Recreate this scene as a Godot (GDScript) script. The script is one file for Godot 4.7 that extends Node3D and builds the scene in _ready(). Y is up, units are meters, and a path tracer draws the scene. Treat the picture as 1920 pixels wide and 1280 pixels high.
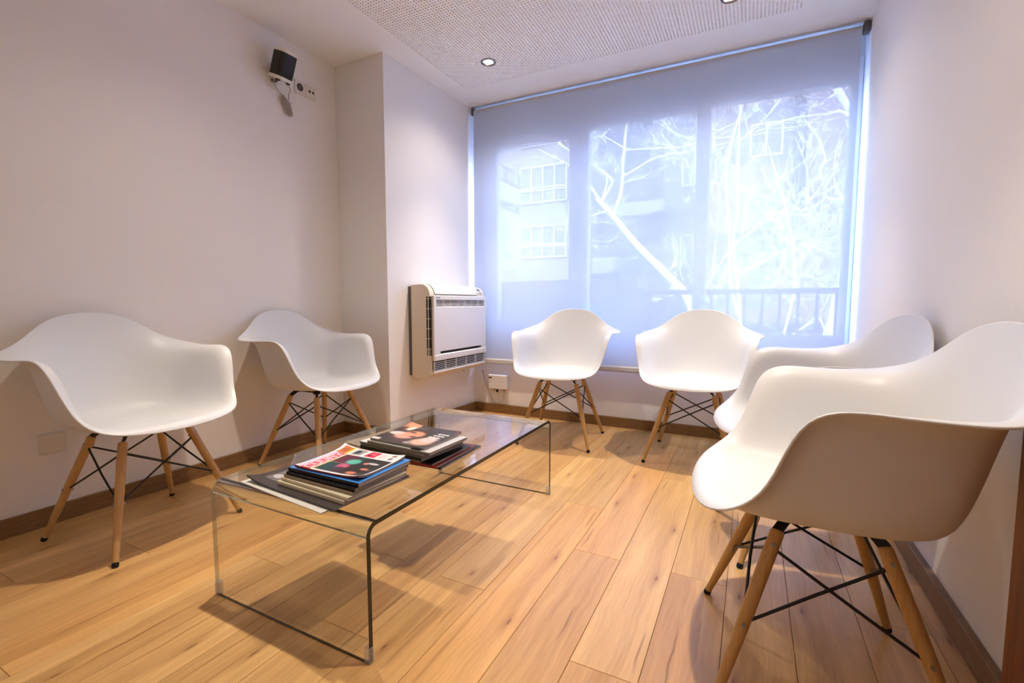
extends Node3D
# A small waiting room: six white shell chairs round a bent-glass table, a roller blind over a street window.

const CAM_H := 0.88
const XL := -2.475      # left wall
const XR := 0.52        # right wall
const ZB := -3.285      # window wall
const ZF := 1.3         # wall behind the camera
const YC := 2.41        # ceiling
const ZP := -2.31       # front of the pier in the corner
const LAMP_ENERGY := 1.65
const LAMP_COLOR := Color(1.0, 0.945, 0.87)
const LAMPS := [Vector2(-1.55, -2.71), Vector2(-0.15, -2.71), Vector2(-1.55, -1.22), Vector2(-0.15, -1.22), Vector2(-0.85, 0.95)]  # last lamp is added, unseen, as soft fill from behind the camera

var rng := RandomNumberGenerator.new()
var M := {}
var used := {}


func _ready() -> void:
	rng.seed = 7
	add_camera_and_light()
	add_materials()
	add_room()
	add_window()
	add_outside()
	add_downlights()
	add_blind()
	add_air_conditioner()
	add_speaker_and_sockets()
	add_chairs()
	add_table()
	add_magazines()


func add_camera_and_light() -> void:
	var cam := Camera3D.new()
	cam.name = "camera"
	cam.position = Vector3(0, CAM_H, 0)
	cam.rotation = Vector3(deg_to_rad(-4.63), deg_to_rad(27.0), 0)
	cam.keep_aspect = Camera3D.KEEP_HEIGHT
	cam.fov = rad_to_deg(2.0 * atan(640.0 / 879.5))
	cam.near = 0.02
	cam.far = 200.0
	add_child(cam)
	var sky_mat := ProceduralSkyMaterial.new()
	sky_mat.sky_top_color = Color(0.60, 0.72, 0.95)
	sky_mat.sky_horizon_color = Color(0.84, 0.90, 1.0)
	sky_mat.ground_horizon_color = Color(0.55, 0.58, 0.64)
	sky_mat.ground_bottom_color = Color(0.35, 0.37, 0.42)
	sky_mat.sky_energy_multiplier = 3.7
	sky_mat.ground_energy_multiplier = 2.0
	var sky := Sky.new()
	sky.sky_material = sky_mat
	var env := Environment.new()
	env.background_mode = Environment.BG_SKY
	env.sky = sky
	env.tonemap_mode = Environment.TONE_MAPPER_LINEAR
	env.tonemap_exposure = 1.86
	env.sdfgi_enabled = true
	env.ssao_enabled = true
	env.ssil_enabled = true
	var we := WorldEnvironment.new()
	we.name = "world_environment"
	we.environment = env
	add_child(we)
	var sun := DirectionalLight3D.new()
	sun.name = "sun"
	sun.light_energy = 2.2
	sun.light_color = Color(1.0, 0.98, 0.96)
	sun.light_angular_distance = 0.5
	sun.shadow_enabled = true
	sun.sky_mode = DirectionalLight3D.SKY_MODE_LIGHT_ONLY
	add_child(sun)
	sun.look_at_from_position(Vector3.ZERO, Vector3(0.55, -0.75, -0.8), Vector3.UP)


# ---------------------------------------------------------------- helpers

class Mb:
	# collects triangles, counter-clockwise seen from outside; turned to Godot's clockwise order when built
	var v := PackedVector3Array()
	var n := PackedVector3Array()
	var t := PackedVector2Array()
	var i := PackedInt32Array()

	func tri(a: Vector3, b: Vector3, c: Vector3) -> void:
		var nn := (b - a).cross(c - a).normalized()
		var k := v.size()
		for p: Vector3 in [a, b, c]:
			v.append(p)
			n.append(nn)
			t.append(flat_uv(p, nn))
		i.append_array(PackedInt32Array([k, k + 1, k + 2]))

	func quad(a: Vector3, b: Vector3, c: Vector3, d: Vector3) -> void:
		var nn := (c - a).cross(d - b).normalized()
		var k := v.size()
		for p: Vector3 in [a, b, c, d]:
			v.append(p)
			n.append(nn)
			t.append(flat_uv(p, nn))
		i.append_array(PackedInt32Array([k, k + 1, k + 2, k, k + 2, k + 3]))

	static func flat_uv(p: Vector3, nn: Vector3) -> Vector2:
		var a := nn.abs()
		if a.y >= a.x and a.y >= a.z:
			return Vector2(p.x, p.z)
		return Vector2(p.z, -p.y) if a.x > a.z else Vector2(p.x, -p.y)

	# box with chamfered edges
	func box(c: Vector3, s: Vector3, bev := 0.0, b := Basis()) -> void:
		var h := s * 0.5
		var e := minf(bev, minf(h.x, minf(h.y, h.z)) * 0.9)
		if e <= 0.0:
			for ax in 3:
				for sg: float in [-1.0, 1.0]:
					var u := (ax + 1) % 3
					var w := (ax + 2) % 3
					var q: Array[Vector3] = []
					for k: Vector2 in [Vector2(-1, -1), Vector2(1, -1), Vector2(1, 1), Vector2(-1, 1)]:
						var p := Vector3.ZERO
						p[ax] = h[ax] * sg
						p[u] = h[u] * k.x
						p[w] = h[w] * k.y
						q.append(c + b * p)
					if sg > 0:
						quad(q[0], q[1], q[2], q[3])
					else:
						quad(q[3], q[2], q[1], q[0])
			return
		var at := func(sx: float, sy: float, sz: float, ax: int) -> Vector3:
			var p := Vector3(sx * h.x, sy * h.y, sz * h.z)
			for k in 3:
				if k != ax:
					p[k] -= signf(p[k]) * e
			return c + b * p
		for ax in 3:
			for sg: float in [-1.0, 1.0]:
				var u := (ax + 1) % 3
				var w := (ax + 2) % 3
				var q: Array[Vector3] = []
				for k: Vector2 in [Vector2(-1, -1), Vector2(1, -1), Vector2(1, 1), Vector2(-1, 1)]:
					var sgn := Vector3.ZERO
					sgn[ax] = sg
					sgn[u] = k.x
					sgn[w] = k.y
					q.append(at.call(sgn.x, sgn.y, sgn.z, ax))
				if sg > 0:
					quad(q[0], q[1], q[2], q[3])
				else:
					quad(q[3], q[2], q[1], q[0])
		for ax in 3:
			var u := (ax + 1) % 3
			var w := (ax + 2) % 3
			for su: float in [-1.0, 1.0]:
				for sw: float in [-1.0, 1.0]:
					var lo := Vector3.ZERO
					lo[ax] = -1.0
					lo[u] = su
					lo[w] = sw
					var hi := lo
					hi[ax] = 1.0
					var a: Vector3 = at.call(lo.x, lo.y, lo.z, u)
					var a2: Vector3 = at.call(hi.x, hi.y, hi.z, u)
					var d: Vector3 = at.call(lo.x, lo.y, lo.z, w)
					var d2: Vector3 = at.call(hi.x, hi.y, hi.z, w)
					if su * sw > 0:
						quad(a, d, d2, a2)
					else:
						quad(a, a2, d2, d)
		for sx: float in [-1.0, 1.0]:
			for sy: float in [-1.0, 1.0]:
				for sz: float in [-1.0, 1.0]:
					var a: Vector3 = at.call(sx, sy, sz, 0)
					var bb: Vector3 = at.call(sx, sy, sz, 1)
					var d: Vector3 = at.call(sx, sy, sz, 2)
					if sx * sy * sz > 0:
						tri(a, bb, d)
					else:
						tri(a, d, bb)

	# rows of points as a smooth sheet; outward is (along a row) x (to the next row)
	func grid(rows: Array, closed_u := false, flip := false, uvs: Array = []) -> void:
		var h := rows.size()
		var w: int = rows[0].size()
		var k := v.size()
		var nn := PackedVector3Array()
		nn.resize(h * w)
		var cols := w if closed_u else w - 1
		for r in h - 1:
			for c in cols:
				var c2 := (c + 1) % w
				var a: Vector3 = rows[r][c]
				var b: Vector3 = rows[r][c2]
				var d: Vector3 = rows[r + 1][c2]
				var e: Vector3 = rows[r + 1][c]
				var x := (d - a).cross(e - b)
				if flip:
					x = -x
				for q: int in [r * w + c, r * w + c2, (r + 1) * w + c2, (r + 1) * w + c]:
					nn[q] += x
				var ia := k + r * w + c
				var ib := k + r * w + c2
				var id := k + (r + 1) * w + c2
				var ie := k + (r + 1) * w + c
				if flip:
					i.append_array(PackedInt32Array([ia, id, ib, ia, ie, id]))
				else:
					i.append_array(PackedInt32Array([ia, ib, id, ia, id, ie]))
		# points that coincide (a pole) share their normal
		for r: int in [0, h - 1]:
			if rows[r][0].distance_to(rows[r][w / 2]) < 1e-6:
				var s := Vector3.ZERO
				for c in w:
					s += nn[r * w + c]
				for c in w:
					nn[r * w + c] = s
		for r in h:
			for c in w:
				v.append(rows[r][c])
				n.append(nn[r * w + c].normalized())
				t.append(uvs[r][c] if uvs.size() else Vector2(float(c) / maxf(1, w - 1), float(r) / maxf(1, h - 1)))

	# round bar along points
	func tube(p: Array, rad: Array, sides := 8, caps := true) -> void:
		var rows := []
		var x := Vector3.ZERO
		for k in p.size():
			var d: Vector3
			if k == 0:
				d = p[1] - p[0]
			elif k == p.size() - 1:
				d = p[k] - p[k - 1]
			else:
				d = (p[k + 1] - p[k]).normalized() + (p[k] - p[k - 1]).normalized()
			d = d.normalized()
			if x == Vector3.ZERO:
				x = d.cross(Vector3.RIGHT if absf(d.x) < 0.8 else Vector3.UP).normalized()
			else:
				x = (x - d * x.dot(d)).normalized()
			var y := d.cross(x)
			var row := []
			var r: float = rad[mini(k, rad.size() - 1)]
			for s in sides:
				var a := TAU * s / sides
				row.append(p[k] + (x * cos(a) + y * sin(a)) * r)
			rows.append(row)
		grid(rows, true)
		if caps:
			for e in 2:
				var row: Array = rows[0] if e == 0 else rows[rows.size() - 1]
				var c := Vector3.ZERO
				for q: Vector3 in row:
					c += q / sides
				for s in sides:
					if e == 0:
						tri(c, row[(s + 1) % sides], row[s])
					else:
						tri(c, row[s], row[(s + 1) % sides])

	# turned shape: (radius, height) pairs from bottom to top, axis along b's y
	func lathe(prof: Array, sides: int, o := Vector3.ZERO, b := Basis()) -> void:
		for k in prof.size() - 1:
			var rows := []
			for q: Vector2 in [prof[k], prof[k + 1]]:
				var row := []
				for s in sides:
					var a := -TAU * s / sides
					row.append(o + b * Vector3(cos(a) * q.x, q.y, sin(a) * q.x))
				rows.append(row)
			grid(rows, true)

	# flat outline (counter-clockwise in x,y) pushed from z0 to z1 in basis b
	func extrude(poly: PackedVector2Array, z0: float, z1: float, o := Vector3.ZERO, b := Basis()) -> void:
		var tr := Geometry2D.triangulate_polygon(poly)
		for k in range(0, tr.size(), 3):
			var q: Array[Vector2] = [poly[tr[k]], poly[tr[k + 1]], poly[tr[k + 2]]]
			if (q[1] - q[0]).cross(q[2] - q[0]) < 0:
				q.reverse()
			tri(o + b * Vector3(q[0].x, q[0].y, z1), o + b * Vector3(q[1].x, q[1].y, z1), o + b * Vector3(q[2].x, q[2].y, z1))
			tri(o + b * Vector3(q[2].x, q[2].y, z0), o + b * Vector3(q[1].x, q[1].y, z0), o + b * Vector3(q[0].x, q[0].y, z0))
		for k in poly.size():
			var p := poly[k]
			var q := poly[(k + 1) % poly.size()]
			quad(o + b * Vector3(p.x, p.y, z0), o + b * Vector3(q.x, q.y, z0), o + b * Vector3(q.x, q.y, z1), o + b * Vector3(p.x, p.y, z1))

	func build() -> ArrayMesh:
		var a := []
		a.resize(Mesh.ARRAY_MAX)
		var r := i.duplicate()
		r.reverse()
		a[Mesh.ARRAY_VERTEX] = v
		a[Mesh.ARRAY_NORMAL] = n
		a[Mesh.ARRAY_TEX_UV] = t
		a[Mesh.ARRAY_INDEX] = r
		var m := ArrayMesh.new()
		m.add_surface_from_arrays(Mesh.PRIMITIVE_TRIANGLES, a)
		return m


func numbered(called: String) -> String:
	var k: int = used.get(called, 0)
	used[called] = k + 1
	return called if k == 0 else "%s_%03d" % [called, k]


func tag(o: Node, label: String, category: String, group := "") -> Node:
	o.set_meta("label", label)
	o.set_meta("category", category)
	if group:
		o.set_meta("group", group)
	return o


func thing(called: String, label: String, category: String, at := Vector3.ZERO, turn := 0.0, group := "") -> Node3D:
	var o := Node3D.new()
	o.name = numbered(called)
	add_child(o)
	o.position = at
	o.rotation.y = turn
	tag(o, label, category, group)
	return o


func structure(called: String) -> Node3D:
	var o := Node3D.new()
	o.name = called
	o.set_meta("kind", "structure")
	add_child(o)
	return o


func part(called: String, shape, mat: Material, parent: Node = self) -> MeshInstance3D:
	var o := MeshInstance3D.new()
	o.name = called
	o.mesh = shape.build() if shape is Mb else shape
	o.material_override = mat
	parent.add_child(o, true)
	if parent == self:
		o.set_meta("kind", "structure")
	return o


func boxed(c: Vector3, s: Vector3, bev := 0.0, b := Basis()) -> Mb:
	var m := Mb.new()
	m.box(c, s, bev, b)
	return m


func span(x0: float, x1: float, y0: float, y1: float, z0: float, z1: float, bev := 0.0) -> Mb:
	return boxed(Vector3(x0 + x1, y0 + y1, z0 + z1) * 0.5, Vector3(absf(x1 - x0), absf(y1 - y0), absf(z1 - z0)), bev)


func tubed(p: Array, rad: Array, sides := 8) -> Mb:
	var m := Mb.new()
	m.tube(p, rad, sides)
	return m


func smooth(p: Array, per := 6) -> Array:
	var out := []
	for k in p.size() - 1:
		var a: Vector3 = p[maxi(k - 1, 0)]
		var d: Vector3 = p[mini(k + 2, p.size() - 1)]
		for s in per:
			out.append((p[k] as Vector3).cubic_interpolate(p[k + 1], a, d, float(s) / per))
	out.append(p[p.size() - 1])
	return out


func text(called: String, words: String, height: float, depth: float, mat: Material, at: Vector3, b: Basis, parent: Node, weight := 400) -> void:
	var f := SystemFont.new()
	f.font_names = PackedStringArray(["Droid Sans"])
	f.font_weight = weight
	var m := TextMesh.new()
	m.font = f
	m.text = words
	m.font_size = 64
	m.pixel_size = height / 46.0
	m.depth = depth
	var o := part(called, m, mat, parent)
	o.transform = Transform3D(b, at)


# ---------------------------------------------------------------- materials

func mat(c: Color, rough := 0.6, metal := 0.0) -> StandardMaterial3D:
	var m := StandardMaterial3D.new()
	m.albedo_color = c
	m.roughness = rough
	m.metallic = metal
	return m


func noise_tex(freq: float, size: int, ramp: Array, seed_: int, normal := 0.0) -> NoiseTexture2D:
	var f := FastNoiseLite.new()
	f.seed = seed_
	f.frequency = freq
	f.fractal_octaves = 4
	var t := NoiseTexture2D.new()
	t.width = size
	t.height = size
	t.seamless = true
	t.noise = f
	if normal > 0.0:
		t.as_normal_map = true
		t.bump_strength = normal
	elif ramp.size():
		var g := Gradient.new()
		g.set_color(0, ramp[0])
		g.set_color(1, ramp[1])
		t.color_ramp = g
	return t


func plank_atlas(seed_: int, wide: int, high: int, count: int, light: Color, dark: Color) -> ImageTexture:
	# boards lie side by side, grain running up the picture
	var r := RandomNumberGenerator.new()
	r.seed = seed_
	var n1 := FastNoiseLite.new()
	n1.seed = seed_
	n1.frequency = 0.01
	n1.fractal_octaves = 2
	var bytes := PackedByteArray()
	bytes.resize(wide * high * 3)
	var w := wide / count
	for b in count:
		var knots := []
		for k in r.randi_range(0, 2):
			knots.append([r.randf_range(0.12, 0.88) * w, r.randf() * high, r.randf_range(3.0, 7.0), r.randf_range(3.0, 5.0)])
		var streaks := []
		for k in r.randi_range(2, 4):
			streaks.append([r.randf_range(0.1, 0.9) * w, r.randf() * high, r.randf_range(60, 220), r.randf_range(1.2, 3.2), r.randf_range(0.18, 0.5)])
		var edges := [r.randf_range(0.25, 0.42) * w, r.randf_range(0.58, 0.78) * w]
		var tones := [r.randf_range(-0.09, 0.09), r.randf_range(-0.09, 0.09), r.randf_range(-0.09, 0.09)]
		var off := 1000.0 * b
		for y in high:
			var wob := n1.get_noise_2d(off, y * 0.30) * 7.0
			var wob2 := n1.get_noise_2d(off + 300.0, y * 0.5) * 10.0
			for x in w:
				var dx := 0.0
				var dark_k := 0.0
				for k: Array in knots:
					var ax: float = x - k[0]
					var ay: float = (y - k[1]) / k[3]
					if absf(ay) < 40.0 and absf(ax) < 40.0:
						var q: float = sqrt(ax * ax + ay * ay)
						dx += signf(ax) * 9.0 * exp(-q * q / (k[2] * k[2] * 9.0))
						dark_k = maxf(dark_k, exp(-q * q / (k[2] * k[2] * 0.9)))
						dark_k = maxf(dark_k, 0.35 * exp(-q * q / (k[2] * k[2] * 6.0)))
				var u := x + dx + wob
				var tone: float = tones[0] if x + wob2 < edges[0] else (tones[1] if x + wob2 < edges[1] else tones[2])
				var g := n1.get_noise_2d(u * 7.0 + off, y * 0.22) * 0.07
				g += n1.get_noise_2d(u * 32.0 + off, y * 0.9 + 77.0) * 0.06
				g += n1.get_noise_2d(u * 1.6 + off + 50.0, y * 0.12 + 500.0) * 0.10
				for k: Array in streaks:
					var ay2: float = (y - k[1]) / k[2]
					if absf(ay2) < 1.0:
						var ax2: float = (x + wob2 * 0.6 - k[0]) / k[3]
						g -= k[4] * (1.0 - ay2 * ay2) * exp(-ax2 * ax2)
				var f := clampf(0.70 + tone + g - 0.6 * dark_k, 0.0, 1.0)
				var c := dark.lerp(light, f)
				var o := (y * wide + b * w + x) * 3
				bytes[o] = int(clampf(c.r, 0, 1) * 255)
				bytes[o + 1] = int(clampf(c.g, 0, 1) * 255)
				bytes[o + 2] = int(clampf(c.b, 0, 1) * 255)
	return ImageTexture.create_from_image(Image.create_from_data(wide, high, false, Image.FORMAT_RGB8, bytes))


func wood(c: Color, c2: Color, scale_: Vector3, rough: float, seed_: int) -> StandardMaterial3D:
	var m := mat(Color.WHITE, rough)
	m.albedo_texture = noise_tex(0.02, 256, [c2, c], seed_)
	m.uv1_triplanar = true
	m.uv1_scale = scale_
	return m


func add_materials() -> void:
	var paint := mat(Color(0.945, 0.935, 0.93), 0.85)
	paint.normal_enabled = true
	paint.normal_texture = noise_tex(0.05, 256, [], 3, 1.2)
	paint.normal_scale = 0.12
	paint.uv1_triplanar = true
	paint.uv1_world_triplanar = true
	paint.uv1_scale = Vector3(3, 3, 3)
	M.paint = paint
	M.ceiling = mat(Color(0.945, 0.94, 0.935), 0.9)
	M.dark_felt = mat(Color(0.42, 0.41, 0.41), 0.95)
	M.baseboard = wood(Color(0.58, 0.44, 0.28), Color(0.46, 0.335, 0.20), Vector3(2.0, 22.0, 2.0), 0.45, 21)
	M.door_wood = wood(Color(0.62, 0.37, 0.13), Color(0.47, 0.26, 0.08), Vector3(8.0, 0.8, 8.0), 0.45, 22)
	M.leg_wood = wood(Color(0.80, 0.64, 0.41), Color(0.69, 0.52, 0.30), Vector3(30.0, 2.0, 30.0), 0.42, 23)
	var atlas := plank_atlas(11, 1020, 1536, 6, Color(0.97, 0.795, 0.53), Color(0.46, 0.285, 0.125))
	M.planks = []
	for tint: Color in [Color(1, 1, 1), Color(0.955, 0.93, 0.90), Color(1.0, 0.965, 0.925), Color(0.97, 0.97, 0.95)]:
		var p := mat(tint, 0.36)
		p.albedo_texture = atlas
		M.planks.append(p)
	M.groove = mat(Color(0.16, 0.10, 0.06), 0.9)
	M.shell = mat(Color(0.86, 0.86, 0.865), 0.42)
	M.black = mat(Color(0.025, 0.025, 0.028), 0.45)
	M.rubber = mat(Color(0.02, 0.02, 0.02), 0.8)
	M.steel = mat(Color(0.6, 0.58, 0.55), 0.3, 1.0)
	M.chrome = mat(Color(0.55, 0.53, 0.54), 0.25, 1.0)
	M.pvc = mat(Color(0.88, 0.89, 0.90), 0.35)
	M.plastic = mat(Color(0.89, 0.875, 0.84), 0.45)
	M.plastic_panel = mat(Color(0.90, 0.885, 0.875), 0.4)
	M.plastic_beige = mat(Color(0.87, 0.83, 0.76), 0.5)
	M.dark_plastic = mat(Color(0.06, 0.055, 0.055), 0.6)
	M.grey_plate = mat(Color(0.36, 0.35, 0.35), 0.6)
	M.cable = mat(Color(0.70, 0.67, 0.66), 0.5)
	M.cable_dark = mat(Color(0.50, 0.49, 0.52), 0.5)
	M.grille_cloth = mat(Color(0.055, 0.052, 0.055), 0.6)
	var lamp := mat(Color(1, 1, 1), 0.4)
	lamp.emission_enabled = true
	lamp.emission = Color(1.0, 0.96, 0.92)
	lamp.emission_energy_multiplier = 4.0
	M.lamp = lamp
	# glass
	var pane := mat(Color(0.16, 0.17, 0.06, 0.07), 0.02)
	pane.transparency = BaseMaterial3D.TRANSPARENCY_ALPHA
	M.table_pane = pane
	var solid := mat(Color(0.93, 0.96, 0.93, 0.0), 0.0)
	solid.refraction_enabled = true
	solid.refraction_scale = 0.05
	M.table_bend = solid
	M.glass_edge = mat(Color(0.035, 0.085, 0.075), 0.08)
	var guard := mat(Color(0.8, 0.8, 0.8, 0.35), 0.2)
	guard.transparency = BaseMaterial3D.TRANSPARENCY_ALPHA
	M.guard = guard
	var clear := mat(Color(0.55, 0.60, 0.52, 0.30), 0.05)  # left table edge: light showing through the glass put into its colour
	clear.transparency = BaseMaterial3D.TRANSPARENCY_ALPHA
	M.lit_edge = clear
	var wpane := mat(Color(0.8, 0.9, 0.95, 0.02), 0.0)
	wpane.transparency = BaseMaterial3D.TRANSPARENCY_ALPHA
	M.window_pane = wpane
	var fabric := mat(Color(0.76, 0.79, 0.85, 0.928), 0.9)
	fabric.transparency = BaseMaterial3D.TRANSPARENCY_ALPHA
	fabric.backlight_enabled = true
	fabric.backlight = Color(0.43, 0.445, 0.475)
	M.fabric = fabric
	M.paper = mat(Color(0.62, 0.58, 0.56), 0.8)
	M.display = mat(Color(0.34, 0.46, 0.62), 0.25)
	M.label_red = mat(Color(0.25, 0.07, 0.06), 0.5)
	M.rail = mat(Color(0.16, 0.17, 0.19), 0.5)
	M.condenser = mat(Color(0.52, 0.54, 0.57), 0.6)
	M.concrete = mat(Color(0.55, 0.54, 0.52), 0.9)
	M.asphalt = mat(Color(0.34, 0.34, 0.35), 0.95)
	M.sign_white = mat(Color(0.74, 0.74, 0.76), 0.5)
	M.sign_band = mat(Color(0.28, 0.24, 0.40), 0.5)
	M.sign_ink = mat(Color(0.16, 0.15, 0.24), 0.5)
	M.sign_blue = mat(Color(0.52, 0.70, 0.88), 0.5)
	M.render_pale = mat(Color(0.55, 0.54, 0.53), 0.9)
	M.render_grey = mat(Color(0.44, 0.46, 0.47), 0.9)
	M.render_blue = mat(Color(0.46, 0.51, 0.53), 0.9)
	M.render_pink = mat(Color(0.52, 0.43, 0.42), 0.9)
	M.far_glass = mat(Color(0.40, 0.44, 0.47), 0.2)
	M.far_dark = mat(Color(0.22, 0.23, 0.25), 0.6)
	M.far_shutter = mat(Color(0.36, 0.40, 0.52), 0.7)
	M.bark = mat(Color(0.93, 0.92, 0.87), 0.85)
	M.leaf = mat(Color(0.36, 0.45, 0.24), 0.6)
	M.fabric_roll = mat(Color(0.80, 0.79, 0.78), 0.85)


# ---------------------------------------------------------------- room

func add_room() -> void:
	# floor: boards as far as the room goes
	var floor_ := structure("floor")
	part("underlay", span(XL - 0.2, XR + 0.2, -0.2, -0.007, ZB - 0.1, ZF + 0.2), M.groove, floor_)
	var joints := {-14: -1.14, -13: -0.55, -12: -0.837, -11: -1.62, -10: -0.39, -9: -0.997, -8: -1.499, -7: -1.21, -6: -0.868, -5: -1.19, -4: -1.915, -3: -1.547, -2: -1.039, -1: -1.55, 0: -1.963, 1: -0.70, 2: -1.556, 3: -1.0}
	var pitch := 0.1662
	var long := 1.368
	for k in range(-15, 4):
		var x0 := maxf(-0.038 + pitch * k, XL)
		var x1 := minf(-0.038 + pitch * (k + 1), XR)
		if x1 - x0 < 0.01:
			continue
		var zj: float = joints.get(k, -1.3)
		while zj > ZB:
			zj -= long
		while zj < ZF:
			var z0 := maxf(zj, ZB)
			var z1 := minf(zj + long, ZF)
			zj += long
			if z1 - z0 < 0.02:
				continue
			var b := Mb.new()
			b.box(Vector3(x0 + x1, -0.008, z0 + z1) * 0.5, Vector3(x1 - x0 - 0.0012, 0.008, z1 - z0 - 0.0012), 0.0007)
			var col := rng.randi_range(0, 5)
			var fx := rng.randf() < 0.5
			var fz := rng.randf() < 0.5
			for q in b.t.size():
				var p := b.v[q]
				var u := clampf((p.x - (-0.038 + pitch * k)) / pitch, 0.006, 0.994)
				var w := clampf((p.z - (zj - long)) / long, 0.003, 0.997)
				b.t[q] = Vector2((col + (1.0 - u if fx else u)) / 6.0, 1.0 - w if fz else w)
			part("plank", b, M.planks[rng.randi_range(0, 3)], floor_)
	# walls with thickness
	part("wall_left", span(XL - 0.2, XL, 0, YC, ZB - 0.25, ZF + 0.2), M.paint)
	part("wall_right", span(XR, XR + 0.2, 0, YC, ZB - 0.25, ZF + 0.2), M.paint)
	part("wall_back", span(XL - 0.2, XR + 0.2, 0, YC, ZF, ZF + 0.2), M.paint)
	part("wall_window", span(XL, XR, 0, 0.47, ZB - 0.25, ZB), M.paint)
	var pier := Mb.new()
	pier.extrude(PackedVector2Array([Vector2(XL, -ZP), Vector2(-2.063, -ZP), Vector2(-2.01, -ZB + 0.25), Vector2(XL, -ZB + 0.25)]), 0, YC, Vector3.ZERO, Basis(Vector3.RIGHT, Vector3(0, 0, -1), Vector3.UP))
	part("wall_pier", pier, M.paint)
	# ceiling: plasterboard round a perforated acoustic panel, a dark void above it
	var ceil_ := structure("ceiling")
	var px0 := -1.888
	var px1 := 0.198
	var pz0 := -2.976
	var pz1 := -0.2
	var step := 0.0183
	var nx := int((px1 - px0) / step)
	var nz := int((pz1 - pz0) / step)
	px1 = px0 + nx * step
	pz1 = pz0 + nz * step
	var ox0 := XL - 0.2
	var ox1 := XR + 0.2
	var oz0 := ZB - 0.25
	var oz1 := ZF + 0.2
	for q: Array in [[ox0, px0, oz0, oz1], [px1, ox1, oz0, oz1], [px0, px1, oz0, pz0], [px0, px1, pz1, oz1]]:
		part("plasterboard", span(q[0], q[1], YC, YC + 0.15, q[2], q[3]), M.ceiling, ceil_)
	part("roof_void", span(px0 - 0.01, px1 + 0.01, YC + 0.09, YC + 0.15, pz0 - 0.01, pz1 + 0.01), M.dark_felt, ceil_)
	var cell := Mb.new()
	var s := step * 0.5
	var rim: Array[Vector3] = []
	var out: Array[Vector3] = []
	for k in 8:
		var a := TAU * k / 8.0
		rim.append(Vector3(cos(a) * 0.0042, 0, sin(a) * 0.0042))
		var m := maxf(absf(cos(a)), absf(sin(a)))
		out.append(Vector3(cos(a) / m * s, 0, sin(a) / m * s))
	for k in 8:
		var k2 := (k + 1) % 8
		cell.quad(out[k], out[k2], rim[k2], rim[k])
		var up := Vector3(0, 0.0125, 0)
		cell.quad(rim[k], rim[k2], rim[k2] + up, rim[k] + up)
	var places: Array[Transform3D] = []
	for ix in nx:
		for iz in nz:
			var p := Vector3(px0 + (ix + 0.5) * step, YC, pz0 + (iz + 0.5) * step)
			var open := true
			for l: Vector2 in LAMPS:
				open = open and Vector2(p.x, p.z).distance_to(l) > 0.034
			if open:
				places.append(Transform3D(Basis(), p))
	var mm := MultiMesh.new()
	mm.transform_format = MultiMesh.TRANSFORM_3D
	mm.mesh = cell.build()
	mm.instance_count = places.size()
	for k in places.size():
		mm.set_instance_transform(k, places[k])
	var mi := MultiMeshInstance3D.new()
	mi.name = "acoustic_panel"
	mi.multimesh = mm
	mi.material_override = M.ceiling
	mi.set_meta("kind", "stuff")
	ceil_.add_child(mi)
	# baseboards
	var bt := 0.016
	var bh := 0.072
	part("baseboard_left", span(XL, XL + bt, 0, bh, ZP, ZF, 0.002), M.baseboard)
	part("baseboard_pier_front", span(XL + bt, -2.063, 0, bh, ZP, ZP + bt, 0.002), M.baseboard)
	var bp := Mb.new()
	bp.box(Vector3(-2.026, bh / 2, -2.79), Vector3(bt, bh, 0.98), 0.002, Basis(Vector3.UP, deg_to_rad(-2.45)))
	part("baseboard_pier_side", bp, M.baseboard)
	part("baseboard_window", span(-2.0, XR, 0, bh, ZB, ZB + bt, 0.002), M.baseboard)
	part("baseboard_right", span(XR - 0.02, XR, 0, bh, ZB + bt, -1.30, 0.002), M.baseboard)
	# door at the right edge
	var door := structure("door_1")
	part("casing", span(XR - 0.022, XR, 0, 2.12, -1.30, -1.21, 0.003), M.door_wood, door)
	part("casing", span(XR - 0.022, XR, 0, 2.12, -0.42, -0.33, 0.003), M.door_wood, door)
	part("casing", span(XR - 0.022, XR, 2.03, 2.12, -1.21, -0.42, 0.003), M.door_wood, door)
	part("door_leaf", span(XR - 0.012, XR, 0.004, 2.03, -1.21, -0.42, 0.002), M.door_wood, door)
	var hd := Mb.new()
	hd.tube(smooth([Vector3(XR - 0.012, 1.02, -0.50), Vector3(XR - 0.055, 1.02, -0.50), Vector3(XR - 0.06, 1.02, -0.52), Vector3(XR - 0.06, 1.02, -0.62)], 4), [0.009], 8)
	part("handle", hd, M.steel, door)


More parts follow.
